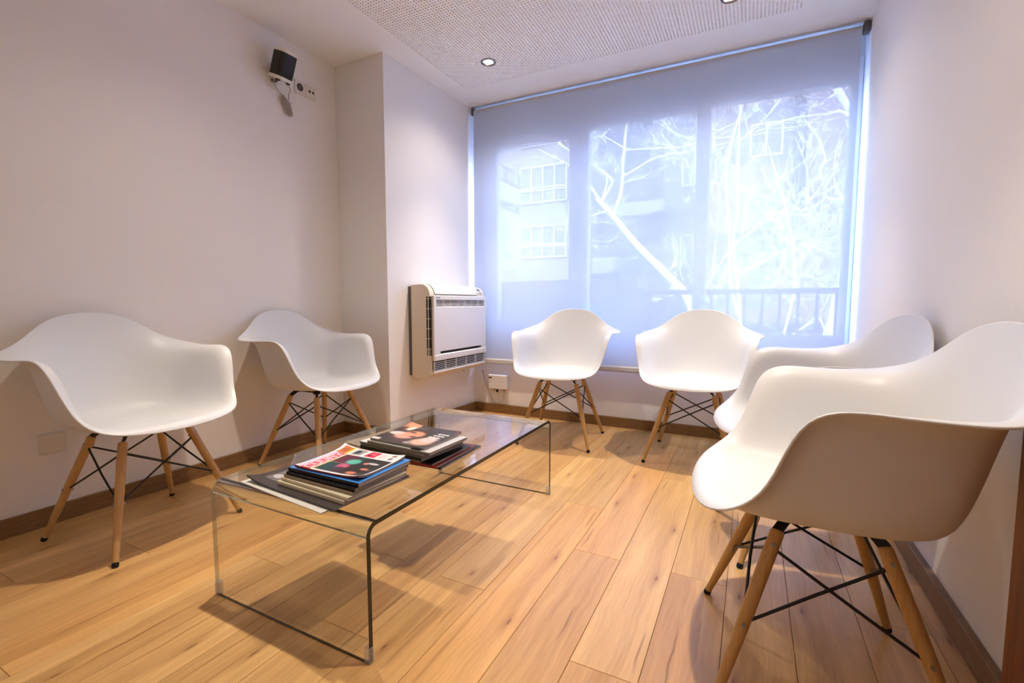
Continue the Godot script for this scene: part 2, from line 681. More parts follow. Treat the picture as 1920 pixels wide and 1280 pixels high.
func add_window() -> void:
	var zi := -3.375
	var zo := -3.445
	part("trim_lintel", span(-2.01, XR, 2.275, YC, zi - 0.01, ZB - 0.25), M.pvc)
	var w := structure("window_1")
	var fr := [[-2.01, -1.925, 0.47, 2.275], [-1.19, -1.145, 0.47, 2.275], [-0.345, -0.295, 0.47, 2.275], [0.485, XR, 0.47, 2.275]]
	for q: Array in fr:
		part("frame_post", span(q[0], q[1], q[2], q[3], zo, zi, 0.004), M.pvc, w)
	part("frame_rail", span(-1.925, 0.485, 2.215, 2.275, zo, zi + 0.002, 0.004), M.pvc, w)
	part("frame_rail", span(-1.925, 0.485, 0.47, 0.60, zo, zi + 0.002, 0.004), M.pvc, w)
	# three lights: [frame inner x0, x1, pane x0, x1, y0, y1]
	for q: Array in [[-1.925, -1.19, -1.85, -1.24, 0.744, 2.105], [-1.145, -0.345, -1.094, -0.36, 0.69, 2.145], [-0.295, 0.485, -0.275, 0.465, 0.69, 2.145]]:
		part("sash", span(q[0], q[2], 0.60, 2.215, zo + 0.005, zi + 0.012, 0.004), M.pvc, w)
		part("sash", span(q[3], q[1], 0.60, 2.215, zo + 0.005, zi + 0.012, 0.004), M.pvc, w)
		part("sash", span(q[2], q[3], q[5], 2.215, zo + 0.005, zi + 0.012, 0.004), M.pvc, w)
		part("sash", span(q[2], q[3], 0.60, q[4], zo + 0.005, zi + 0.012, 0.004), M.pvc, w)
		part("pane", span(q[2], q[3], q[4], q[5], -3.416, -3.410), M.window_pane, w)
	var h := Mb.new()
	h.box(Vector3(-1.215, 1.36, zi + 0.018), Vector3(0.028, 0.065, 0.012), 0.004)
	h.box(Vector3(-1.215, 1.325, zi + 0.04), Vector3(0.02, 0.11, 0.014), 0.005)
	part("handle", h, M.pvc, w)


func add_blind() -> void:
	var t := thing("roller_blind", "white see-through roller blind pulled down over the street window", "blind")
	var x0 := -1.985
	var x1 := 0.478
	var z := -3.235
	var f := Mb.new()
	var rows := []
	for r in 13:
		var y := lerpf(0.43, 2.362, r / 12.0)
		var row := []
		for c in 25:
			row.append(Vector3(lerpf(x0, x1, c / 24.0), y, z + 0.0012 * sin(c * 0.9) * (1.0 - r / 12.0)))
		rows.append(row)
	f.grid(rows)
	part("fabric", f, M.fabric, t)
	part("roller", tubed([Vector3(x0, 2.362, z - 0.024), Vector3(x1, 2.362, z - 0.024)], [0.0238], 24), M.fabric_roll, t)
	var bar := Mb.new()
	bar.box(Vector3((x0 + x1) / 2, 0.424, z), Vector3(x1 - x0, 0.042, 0.022), 0.009)
	part("bottom_bar", bar, M.fabric_roll, t)
	for s in 2:
		var bx: float = x0 - 0.012 if s == 0 else x1 + 0.022
		part("bracket", boxed(Vector3(bx, 2.37, z - 0.022), Vector3(0.018 if s == 0 else 0.03, 0.055, 0.045), 0.003), M.grey_plate, t)


func add_downlights() -> void:
	var labels := ["round recessed ceiling downlight nearest the corner pier", "round recessed ceiling downlight at the top edge above the window wall", "round recessed ceiling downlight over the magazine table", "round recessed ceiling downlight over the armchair by the door", "added unseen fill light in the ceiling beside the wall opposite the window"]
	for k in LAMPS.size():
		var l: Vector2 = LAMPS[k]
		var t := thing("downlight", labels[k], "ceiling light", Vector3(l.x, YC, l.y), 0.0, "ceiling downlights")
		var ring := Mb.new()
		ring.lathe([Vector2(0.034, 0.03), Vector2(0.036, -0.002), Vector2(0.040, -0.005), Vector2(0.047, -0.004), Vector2(0.049, 0.0005)], 32)
		for q in ring.n.size():
			ring.n[q] = -ring.n[q]
		ring.i.reverse()
		part("trim_ring", ring, M.chrome, t)
		var can := Mb.new()
		can.lathe([Vector2(0.036, -0.001), Vector2(0.036, 0.07), Vector2(0.001, 0.07)], 24)
		part("housing", can, M.grey_plate, t)
		var bulb := Mb.new()
		bulb.lathe([Vector2(0.0005, -0.003), Vector2(0.015, -0.0026), Vector2(0.026, -0.001), Vector2(0.030, 0.003), Vector2(0.030, 0.05)], 24)
		bulb.i.reverse()
		for q in bulb.n.size():
			bulb.n[q] = -bulb.n[q]
		part("bulb", bulb, M.lamp, t)
		# the reflector's beam and the wide weak spill round it
		for q: Array in [["beam", 35.0, LAMP_ENERGY * (1.1 if k < 4 else 0.6)], ["spill", 68.0, LAMP_ENERGY * 0.3]]:
			var s := SpotLight3D.new()
			s.name = q[0]
			s.position = Vector3(0, -0.006, 0)
			s.rotation.x = -PI / 2
			s.spot_angle = q[1]
			s.spot_angle_attenuation = 1.0
			s.spot_range = 9.0
			s.spot_attenuation = 2.0
			s.light_size = 0.028
			s.light_energy = q[2]
			s.light_color = LAMP_COLOR
			s.shadow_enabled = true
			t.add_child(s)


# ---------------------------------------------------------------- outside

func add_outside() -> void:
	# balcony, railing and condenser
	part("balcony_slab", span(-3.4, 1.6, -0.25, -0.05, -4.45, ZB - 0.25), M.concrete)
	var r := thing("balcony_railing", "dark metal balcony railing with upright bars outside the window", "railing")
	part("handrail", span(-2.9, 0.60, 0.955, 1.0, -4.335, -4.29, 0.006), M.rail, r)
	part("bottom_rail", span(-2.9, 0.60, 0.06, 0.09, -4.33, -4.295, 0.004), M.rail, r)
	for k in 28:
		var x := 0.575 - 0.1255 * k
		part("bar", span(x - 0.011, x + 0.011, -0.05, 0.96, -4.323, -4.301, 0.003), M.rail, r)
	var c := thing("outdoor_condenser", "large grey condenser box standing on the balcony behind the blind", "condenser", Vector3(-1.40, 0, -4.02))
	part("casing", span(-0.60, 0.585, 0.10, 1.06, -0.2, 0.2, 0.012), M.condenser, c)
	part("top_lid", span(-0.61, 0.595, 1.055, 1.085, -0.21, 0.21, 0.006), M.condenser, c)
	part("side_dark_plate", span(0.58, 0.588, 0.2, 1.0, -0.17, 0.17), M.dark_plastic, c)
	for k in 7:
		part("grille_bar", span(0.585, 0.60, 0.2 + 0.133 * k, 0.212 + 0.133 * k, -0.17, 0.17), M.condenser, c)
	for k in 3:
		part("grille_bar", span(0.585, 0.602, 0.2, 1.0, -0.17 + 0.164 * k, -0.158 + 0.164 * k), M.condenser, c)
	for sx: float in [-0.45, 0.45]:
		part("foot", span(sx - 0.05, sx + 0.05, -0.05, 0.11, -0.18, 0.18, 0.004), M.rail, c)
	# hanging shop sign seen from its side
	var face := Basis(Vector3(0, 0, -1), Vector3.UP, Vector3.RIGHT)
	var sg := thing("hanging_sign", "white vertical street sign with violet top band reading 8 418 above the word Dental", "sign", Vector3(-2.6, 0, 0))
	part("board", span(-0.08, 0.0, 1.27, 2.46, -5.33, -4.1, 0.004), M.sign_white, sg)
	part("band", span(-0.082, 0.004, 2.275, 2.462, -5.332, -4.1, 0.002), M.sign_band, sg)
	part("bracket", span(-0.06, -0.02, 2.34, 2.38, -4.12, -3.53, 0.004), M.rail, sg)
	text("lettering", "8 418", 0.125, 0.004, M.sign_white, Vector3(0.006, 2.368, -5.035), face, sg, 700)
	text("lettering", "Dental", 0.125, 0.004, M.sign_ink, Vector3(0.002, 2.03, -5.03), face, sg, 700)
	for q: Array in [[-5.02, -4.90, 1.63, 1.75], [-4.92, -4.80, 1.50, 1.63], [-5.04, -4.90, 1.40, 1.51]]:
		part("square_mark", span(-0.002, 0.004, q[2], q[3], q[0], q[1]), M.sign_blue, sg)
	# street and the houses across it
	part("street_ground", span(-30, 30, -3.8, -3.5, -40, ZB - 0.25), M.asphalt)
	var pale := thing("pale_house", "pale rendered apartment house with banded white windows across the street", "building")
	part("wall", span(-16, -4.15, -3.5, 6.6, -19, -13.0), M.render_pale, pale)
	for w: Array in [[-6.32, -4.86, 4.27, 4.88], [-6.32, -4.86, 3.86, 4.20], [-6.32, -4.86, 2.62, 3.16], [-6.32, -4.86, 2.25, 2.58], [-9.3, -7.9, 3.86, 4.88], [-9.3, -7.9, 2.25, 3.16], [-6.32, -4.86, 5.5, 6.3]]:
		house_window(pale, w[0], w[1], w[2], w[3], -13.0, 4, M.far_glass)
	part("string_course", span(-16, -4.16, 1.60, 1.78, -13.15, -13.0, 0.02), M.render_pale, pale)
	part("shop_front", span(-9.0, -4.2, -3.4, 1.55, -13.02, -12.98), M.far_dark, pale)
	var mid := thing("grey_house", "grey recessed house with balconies between its two neighbours across the street", "building")
	part("wall", span(-4.15, -1.02, -3.5, 6.6, -19, -14.2), M.render_grey, mid)
	for y: float in [0.9, 3.35]:
		part("balcony", span(-3.75, -2.2, y, y + 0.32, -14.2, -13.3, 0.02), M.render_pale, mid)
		part("balcony_door", span(-3.5, -2.4, y + 0.32, y + 2.0, -14.21, -14.17), M.far_dark, mid)
		for k in 12:
			part("baluster", span(-3.72 + 0.13 * k, -3.70 + 0.13 * k, y + 0.32, y + 1.0, -13.34, -13.32), M.rail, mid)
		house_window(mid, -1.85, -1.2, y + 0.8, y + 1.9, -14.2, 2, M.far_glass)
	part("canopy", span(-4.12, -2.77, 1.68, 2.16, -14.2, -13.0, 0.06), M.render_pale, mid)
	var pink := thing("pink_house", "pink rendered house with grey corner strip and shuttered windows across the street", "building")
	part("wall", span(-1.02, 12, -3.5, 6.6, -19, -13.0), M.render_pink, pink)
	part("corner_strip", span(0.72, 1.0, -3.5, 6.6, -13.06, -13.0), M.render_blue, pink)
	part("upper_panel", span(-1.02, 0.72, 4.2, 5.6, -13.03, -13.0), M.render_grey, pink)
	part("lower_panel", span(-1.02, 0.72, 1.75, 2.62, -13.03, -13.0), M.render_blue, pink)
	house_window(pink, -0.16, 0.50, 4.40, 5.13, -13.03, 2, M.far_glass)
	house_window(pink, 1.9, 2.7, 4.40, 5.13, -13.0, 2, M.far_glass)
	for q: Array in [[-0.14, 0.48, 2.66, 3.40], [-0.14, 0.49, 0.75, 1.68], [-0.95, -0.3, 0.75, 1.70]]:
		part("shutter", span(q[0], q[1], q[2], q[3], -13.04, -12.99, 0.01), M.far_shutter, pink)
	part("sill", span(-0.3, 0.72, 2.56, 2.62, -13.12, -13.0, 0.01), M.render_pale, pink)
	part("shop_front", span(-1.0, 2.5, -3.4, 0.1, -13.02, -12.98), M.far_dark, pink)
	part("shop_sign", span(-0.4, 2.2, 0.1, 0.42, -13.12, -13.0, 0.02), M.far_shutter, pink)
	# trees along the kerb
	var V := func(a: Array) -> Array:
		var o := []
		for k in range(0, a.size() - 1, 2):
			o.append(Vector3(a[k], a[k + 1], a[a.size() - 1]))
		return o
	tree("leaning_tree", "pale-barked bare tree with a thick trunk leaning left behind the middle window", [
		[V.call([1.5, -3.5, 0.9, -1.5, -0.1, 0.05, -0.65, 0.649, -0.873, 1.058, -1.478, 1.682, -1.879, 2.172, -2.127, 2.453, -7.0]), 0.13, 0.055]], [
		[V.call([-1.879, 2.172, -1.80, 2.40, -1.78, 2.66, -1.73, 3.11, -1.67, 3.59, -1.62, 4.06, -1.5, 5.0, -7.0]), 0.045, 0.015],
		[V.call([-2.06, 2.40, -1.93, 2.60, -1.89, 2.68, -2.09, 2.87, -2.26, 3.01, -2.57, 3.21, -2.91, 3.48, -3.6, 3.9, -7.0]), 0.038, 0.014],
		[V.call([-1.78, 2.72, -1.54, 2.82, -1.30, 2.92, -0.99, 2.92, -0.66, 2.93, 0.1, 3.1, -7.0]), 0.026, 0.008],
		[V.call([-1.73, 3.11, -1.51, 3.08, -1.14, 3.03, -0.89, 3.06, -0.66, 3.08, -0.2, 3.3, -7.0]), 0.020, 0.007],
		[V.call([-1.73, 3.13, -1.86, 3.22, -2.06, 3.34, -2.26, 3.39, -2.7, 3.5, -7.0]), 0.018, 0.007],
		[V.call([-2.1, 2.44, -2.25, 2.66, -2.56, 2.98, -3.1, 3.3, -7.0]), 0.030, 0.010],
		[V.call([-2.06, 2.42, -2.00, 2.60, -2.01, 2.77, -2.13, 2.92, -2.27, 3.02, -7.0]), 0.022, 0.008],
		[V.call([-1.95, 2.25, -2.2, 2.2, -2.45, 2.05, -2.62, 1.75, -7.0]), 0.020, 0.006],
		[V.call([-2.33, 1.80, -2.41, 1.96, -2.50, 2.08, -2.65, 2.09, -2.69, 2.03, -6.9]), 0.018, 0.008],
		[V.call([-2.41, 1.38, -2.44, 1.59, -2.42, 1.81, -2.32, 1.91, -2.19, 1.79, -6.9]), 0.017, 0.008],
		[V.call([-0.7, 0.72, -0.35, 1.5, 0.2, 2.0, 0.9, 2.3, -7.0]), 0.018, 0.006]], 130, 31, M.bark)
	tree("twin_stem_tree", "slender bare tree with two upright stems behind the right window", [
		[V.call([-0.05, -3.5, -0.05, -1.5, -0.09, -0.20, -0.15, 0.63, -0.22, 1.28, -0.29, 1.84, -0.24, 2.24, -0.25, 2.79, -0.26, 3.32, -0.26, 3.84, -0.2, 5.4, -8.0]), 0.045, 0.018],
		[V.call([-0.18, 0.7, -0.30, 1.2, -0.34, 1.85, -0.37, 2.25, -0.42, 2.81, -0.36, 3.31, -0.21, 3.87, 0.1, 5.0, -8.0]), 0.040, 0.015]], [
		[V.call([-0.24, 2.4, -0.6, 2.75, -0.85, 2.6, -8.0]), 0.014, 0.006],
		[V.call([-0.26, 3.3, 0.1, 3.6, 0.5, 4.2, -8.0]), 0.016, 0.006],
		[V.call([-0.22, 1.3, 0.3, 1.6, 0.9, 1.75, 1.4, 2.2, -8.0]), 0.015, 0.005]], 80, 32, M.bark)
	tree("forked_tree", "pale thick-trunked bare tree at the right edge of the window", [
		[V.call([0.1, -3.5, 0.35, -1.5, 0.62, -0.1, 0.80, 0.50, 0.87, 0.93, 0.95, 1.41, 1.02, 2.00, 1.08, 2.4, 1.06, 2.68, 0.92, 2.96, 0.74, 3.31, 0.5, 3.9, 0.1, 5.0, -6.5]), 0.10, 0.05]], [
		[V.call([0.96, 2.88, 0.80, 3.02, 0.72, 3.04, 0.52, 3.04, 0.31, 3.03, -0.1, 2.9, -6.5]), 0.026, 0.007],
		[V.call([1.02, 2.01, 0.88, 2.05, 0.73, 2.09, 0.68, 2.24, 0.63, 2.36, 0.67, 2.51, 0.64, 2.72, 0.57, 2.87, -6.5]), 0.022, 0.014],
		[V.call([0.73, 2.09, 0.62, 2.01, 0.49, 1.96, 0.36, 1.92, 0.22, 1.95, -0.1, 1.85, -6.5]), 0.013, 0.005],
		[V.call([0.90, 0.93, 0.71, 1.09, 0.60, 1.18, 0.52, 1.20, 0.43, 1.12, -6.5]), 0.018, 0.007],
		[V.call([0.78, 0.45, 0.70, 0.70, 0.58, 0.61, 0.43, 0.52, 0.29, 0.34, -6.4]), 0.016, 0.006],
		[V.call([0.85, 0.8, 0.6, 1.5, 0.2, 1.9, -0.2, 2.3, -6.6]), 0.012, 0.004]], 80, 33, M.bark)
	tree("slim_tree", "thin pale bare sapling close behind the balcony railing", [
		[V.call([0.1, -3.5, 0.2, -0.6, 0.31, 0.40, 0.37, 0.76, 0.41, 1.05, 0.39, 1.45, 0.33, 1.74, 0.27, 1.97, 0.1, 2.6, -6.0]), 0.030, 0.010]], [
		[V.call([0.39, 1.3, 0.62, 1.55, 0.8, 1.95, -6.0]), 0.010, 0.004],
		[V.call([-0.02, -0.5, -0.38, 0.68, -0.42, 0.87, -0.36, 1.03, -0.45, 1.12, -6.0]), 0.016, 0.006],
		[V.call([0.38, 0.9, 0.15, 1.05, -0.1, 1.0, -6.0]), 0.011, 0.004]], 60, 34, M.bark)
	# evergreen shrub tree, leaves nobody could count
	var ev := thing("evergreen_tree", "small-leaved green tree standing behind the leaning trunk", "tree", Vector3(-1.5, -3.5, -10.0))
	part("trunk", tubed(smooth([Vector3.ZERO, Vector3(0.05, 1.5, 0), Vector3(-0.05, 3.0, 0.1), Vector3(0.1, 5.2, 0)], 4), [0.12, 0.11, 0.10, 0.09, 0.08, 0.07, 0.06, 0.05], 8), M.bark, ev)
	var leaf := Mb.new()
	leaf.quad(Vector3(-0.02, 0, 0), Vector3(0, 0.008, 0.02), Vector3(0.02, 0, 0), Vector3(0, 0.075, 0.012))
	leaf.quad(Vector3(-0.02, 0, 0), Vector3(0, -0.03, 0.01), Vector3(0.02, 0, 0), Vector3(0, 0.008, 0.02))
	var r2 := RandomNumberGenerator.new()
	r2.seed = 91
	var blobs := []
	for k in 34:
		blobs.append([Vector3(r2.randf_range(-1.2, 0.8), r2.randf_range(2.4, 5.4), r2.randf_range(-0.8, 0.8)), r2.randf_range(0.22, 0.5)])
	var mm := MultiMesh.new()
	mm.transform_format = MultiMesh.TRANSFORM_3D
	mm.mesh = leaf.build()
	mm.instance_count = 6800
	for k in 6800:
		var b: Array = blobs[k % 34]
		var d: Vector3 = Vector3(r2.randfn(), r2.randfn(), r2.randfn()).normalized() * b[1] * pow(r2.randf(), 0.45)
		var bs := Basis.from_euler(Vector3(r2.randf() * TAU, r2.randf() * TAU, r2.randf() * TAU)).scaled(Vector3.ONE * r2.randf_range(0.8, 1.8))
		mm.set_instance_transform(k, Transform3D(bs, b[0] + d))
	var mi := MultiMeshInstance3D.new()
	mi.name = "foliage"
	mi.multimesh = mm
	mi.material_override = M.leaf
	mi.set_meta("kind", "stuff")
	ev.add_child(mi)


func house_window(o: Node3D, x0: float, x1: float, y0: float, y1: float, z: float, lights: int, glass: Material) -> void:
	part("pane", span(x0, x1, y0, y1, z - 0.02, z + 0.012), glass, o)
	var f := Mb.new()
	var t := 0.05
	f.box(Vector3((x0 + x1) / 2, y0, z + 0.03), Vector3(x1 - x0 + t, t, 0.06), 0.006)
	f.box(Vector3((x0 + x1) / 2, y1, z + 0.03), Vector3(x1 - x0 + t, t, 0.06), 0.006)
	for k in lights + 1:
		f.box(Vector3(lerpf(x0, x1, float(k) / lights), (y0 + y1) / 2, z + 0.03), Vector3(t, y1 - y0, 0.06), 0.006)
	part("window_frame", f, M.sign_white, o)


func tree(called: String, label: String, trunks: Array, limbs: Array, twigs: int, seed_: int, bark: Material) -> void:
	var base: Vector3 = trunks[0][0][0]
	var t := thing(called, label, "tree", base)
	var r := RandomNumberGenerator.new()
	r.seed = seed_
	var spines := []
	for g in 2:
		for b: Array in (trunks if g == 0 else limbs):
			var p := []
			for q: Vector3 in b[0]:
				p.append(q - base + (Vector3(0, 0, r.randf_range(-0.12, 0.12)) if g == 1 and p.size() > 1 else Vector3.ZERO))
			p = smooth(p, 5)
			var rad := []
			for k in p.size():
				rad.append(0.62 * lerpf(b[1], b[2], float(k) / (p.size() - 1)) * r.randf_range(0.92, 1.08))
			part("trunk" if g == 0 else "branch", tubed(p, rad, 10 if g == 0 else 7), bark, t)
			spines.append(p)
	var m := Mb.new()
	for k in twigs:
		var s: Array = spines[r.randi_range(0, spines.size() - 1)]
		var q: Vector3 = s[r.randi_range(s.size() / 3, s.size() - 1)]
		if q.y < 3.2:
			continue
		var d := Vector3(r.randf_range(-1, 1), r.randf_range(-0.5, 0.9), r.randf_range(-0.7, 0.7)).normalized()
		var ln := r.randf_range(0.25, 0.9)
		twig(m, q, d, ln, r.randf_range(0.003, 0.006), r, 2)
	var o := part("twigs", m, bark, t)
	o.set_meta("kind", "stuff")


func twig(m: Mb, p: Vector3, d: Vector3, ln: float, rad: float, r: RandomNumberGenerator, deep: int) -> void:
	var pts := [p]
	for k in 4:
		d = (d + Vector3(r.randf_range(-0.35, 0.35), r.randf_range(-0.15, 0.4), r.randf_range(-0.35, 0.35))).normalized()
		pts.append(pts[k] + d * ln / 4.0)
	m.tube(pts, [rad, rad * 0.85, rad * 0.7, rad * 0.55, rad * 0.35], 4, false)
	if deep > 0:
		for k in 3:
			var e := (d + Vector3(r.randf_range(-1, 1), r.randf_range(-0.5, 0.8), r.randf_range(-0.8, 0.8))).normalized()
			twig(m, pts[r.randi_range(1, 3)], e, ln * r.randf_range(0.35, 0.6), rad * 0.6, r, deep - 1)


func add_air_conditioner() -> void:
	var t := thing("heating_unit", "white wall-mounted heating and cooling unit on the pier beside the blind", "air conditioner", Vector3(-2.03, 0, 0))
	var zn := -2.50
	var zf := -3.195
	part("mounting_plate", span(-0.032, 0.0, 0.395, 0.995, zf + 0.02, zn - 0.0, 0.002), M.grey_plate, t)
	var prof := PackedVector2Array([Vector2(0, 0.382), Vector2(0.095, 0.378), Vector2(0.145, 0.402), Vector2(0.152, 0.43), Vector2(0.152, 0.905)])
	for k in 7:
		var a := PI / 2 * k / 6.0
		prof.append(Vector2(0.082 + 0.070 * cos(a), 0.935 + 0.072 * sin(a)))
	prof.append(Vector2(0, 1.003))
	var body := Mb.new()
	body.extrude(prof, zf, zn)
	part("casing", body, M.plastic_beige, t)
	# curved outlet flap on top
	var flap := Mb.new()
	var rows := []
	for k in 9:
		var a := lerpf(0.12, 1.45, k / 8.0)
		var x := 0.082 + 0.0735 * cos(a)
		var y := 0.935 + 0.0755 * sin(a)
		rows.append([Vector3(x, y, zn - 0.05), Vector3(x, y, zf + 0.11)])
	flap.grid(rows)
	part("outlet_flap", flap, M.plastic, t)
	part("flap_gap", span(0.1475, 0.1545, 0.938, 0.9405, zf + 0.11, zn - 0.05), M.dark_plastic, t)
	for z: float in [zn - 0.05, zf + 0.11]:
		var gap := Mb.new()
		var pts := []
		for k in 9:
			var a := lerpf(0.1, 1.45, k / 8.0)
			pts.append(Vector3(0.082 + 0.0728 * cos(a), 0.935 + 0.0748 * sin(a), z))
		gap.tube(pts, [0.0012], 6)
		part("flap_gap", gap, M.dark_plastic, t)
	# front panel in strips round its slots
	var x0 := 0.155
	var x1 := 0.176
	var pz0 := zf + 0.006
	var pz1 := zn - 0.012
	part("front_dark_plate", span(0.151, 0.1545, 0.44, 0.91, pz0 + 0.01, pz1 - 0.01), M.dark_plastic, t)  # dark plate on the closed casing, standing for the shaded opening
	var pn := Mb.new()
	pn.box(Vector3((x0 + x1) / 2, 0.708, (pz0 + pz1) / 2), Vector3(x1 - x0, 0.300, pz1 - pz0), 0.003)
	pn.box(Vector3((x0 + x1) / 2, 0.919, (pz0 + pz1) / 2), Vector3(x1 - x0, 0.028, pz1 - pz0), 0.003)
	pn.box(Vector3((x0 + x1) / 2, 0.881, pz1 - 0.014), Vector3(x1 - x0, 0.050, 0.028), 0.002)
	pn.box(Vector3((x0 + x1) / 2, 0.881, pz0 + 0.012), Vector3(x1 - x0, 0.050, 0.024), 0.002)
	pn.box(Vector3((x0 + x1) / 2, 0.549, pz1 - 0.035), Vector3(x1 - x0, 0.020, 0.07), 0.002)
	pn.box(Vector3((x0 + x1) / 2, 0.549, pz0 + 0.035), Vector3(x1 - x0, 0.020, 0.07), 0.002)
	pn.box(Vector3((x0 + x1) / 2 + 0.002, 0.519, (pz0 + pz1) / 2), Vector3(x1 - x0 + 0.004, 0.044, pz1 - pz0), 0.006)
	part("front_panel", pn, M.plastic_panel, t)
	for k in 6:
		part("louver", boxed(Vector3(0.166, 0.8605 + 0.0082 * k, (pz0 + pz1) / 2), Vector3(0.010, 0.0021, pz1 - pz0 - 0.05), 0.0, Basis(Vector3.BACK, 0.35)), M.plastic_panel, t)
	for k in 6:
		part("louver_rib", span(0.160, 0.172, 0.856, 0.906, lerpf(pz0 + 0.11, pz1 - 0.115, k / 5.0) - 0.0015, lerpf(pz0 + 0.11, pz1 - 0.115, k / 5.0) + 0.0015), M.plastic_panel, t)
	# lower outlet
	part("outlet_dark_plate", span(0.150, 0.156, 0.428, 0.492, pz0 + 0.02, pz1 - 0.02), M.dark_plastic, t)  # dark plate painted as the shade inside the outlet
	for k in 5:
		part("louver", boxed(Vector3(0.164, 0.434 + 0.0125 * k, (pz0 + pz1) / 2), Vector3(0.012, 0.0038, pz1 - pz0 - 0.01), 0.0, Basis(Vector3.BACK, 0.3)), M.plastic_panel, t)
	for k in 6:
		part("louver_rib", span(0.158, 0.168, 0.428, 0.492, lerpf(pz0 + 0.012, pz1 - 0.012, k / 5.0) - 0.0022, lerpf(pz0 + 0.012, pz1 - 0.012, k / 5.0) + 0.0022), M.plastic_panel, t)
	var lip := Mb.new()
	lip.box(Vector3(0.158, 0.421, (pz0 + pz1) / 2), Vector3(0.026, 0.016, pz1 - pz0), 0.005)
	part("outlet_lip", lip, M.plastic_panel, t)
	# tall intake slots on the near side edge
	part("side_dark_plate", span(0.124, 0.158, 0.535, 0.925, zn - 0.008, zn + 0.001), M.dark_plastic, t)  # dark strip on the side face, shade of the slots put into colour
	part("side_bar", span(0.1385, 0.1435, 0.535, 0.93, zn - 0.004, zn + 0.004), M.plastic_beige, t)
	for k in 6:
		part("side_bar", span(0.124, 0.158, 0.58 + 0.066 * k, 0.5835 + 0.066 * k, zn - 0.004, zn + 0.0035), M.plastic_beige, t)
	for k in 4:
		part("side_bar", span(0.124, 0.158, 0.535 + 0.012 * k, 0.5385 + 0.012 * k, zn - 0.004, zn + 0.0035), M.plastic_beige, t)
	# small control window, lettering, drain screw
	var tilt := Basis(Vector3.BACK, 0.75)
	part("control_display", boxed(Vector3(0.1325, 0.9835, zf + 0.055), Vector3(0.004, 0.022, 0.034), 0.001, tilt), M.display, t)
	part("control_buttons", boxed(Vector3(0.1515, 0.962, zf + 0.055), Vector3(0.004, 0.006, 0.05), 0.001, Basis(Vector3.BACK, 0.35)), M.cable, t)
	text("lettering", "Daikin", 0.0105, 0.0005, M.cable_dark, Vector3(0.1763, 0.919, pz1 - 0.05), Basis(Vector3(0, 0, -1), Vector3.UP, Vector3.RIGHT), t, 700)
	part("drain_screw", tubed([Vector3(0.10, 0.366, -2.98), Vector3(0.10, 0.382, -2.98)], [0.006, 0.008], 10), M.cable, t)


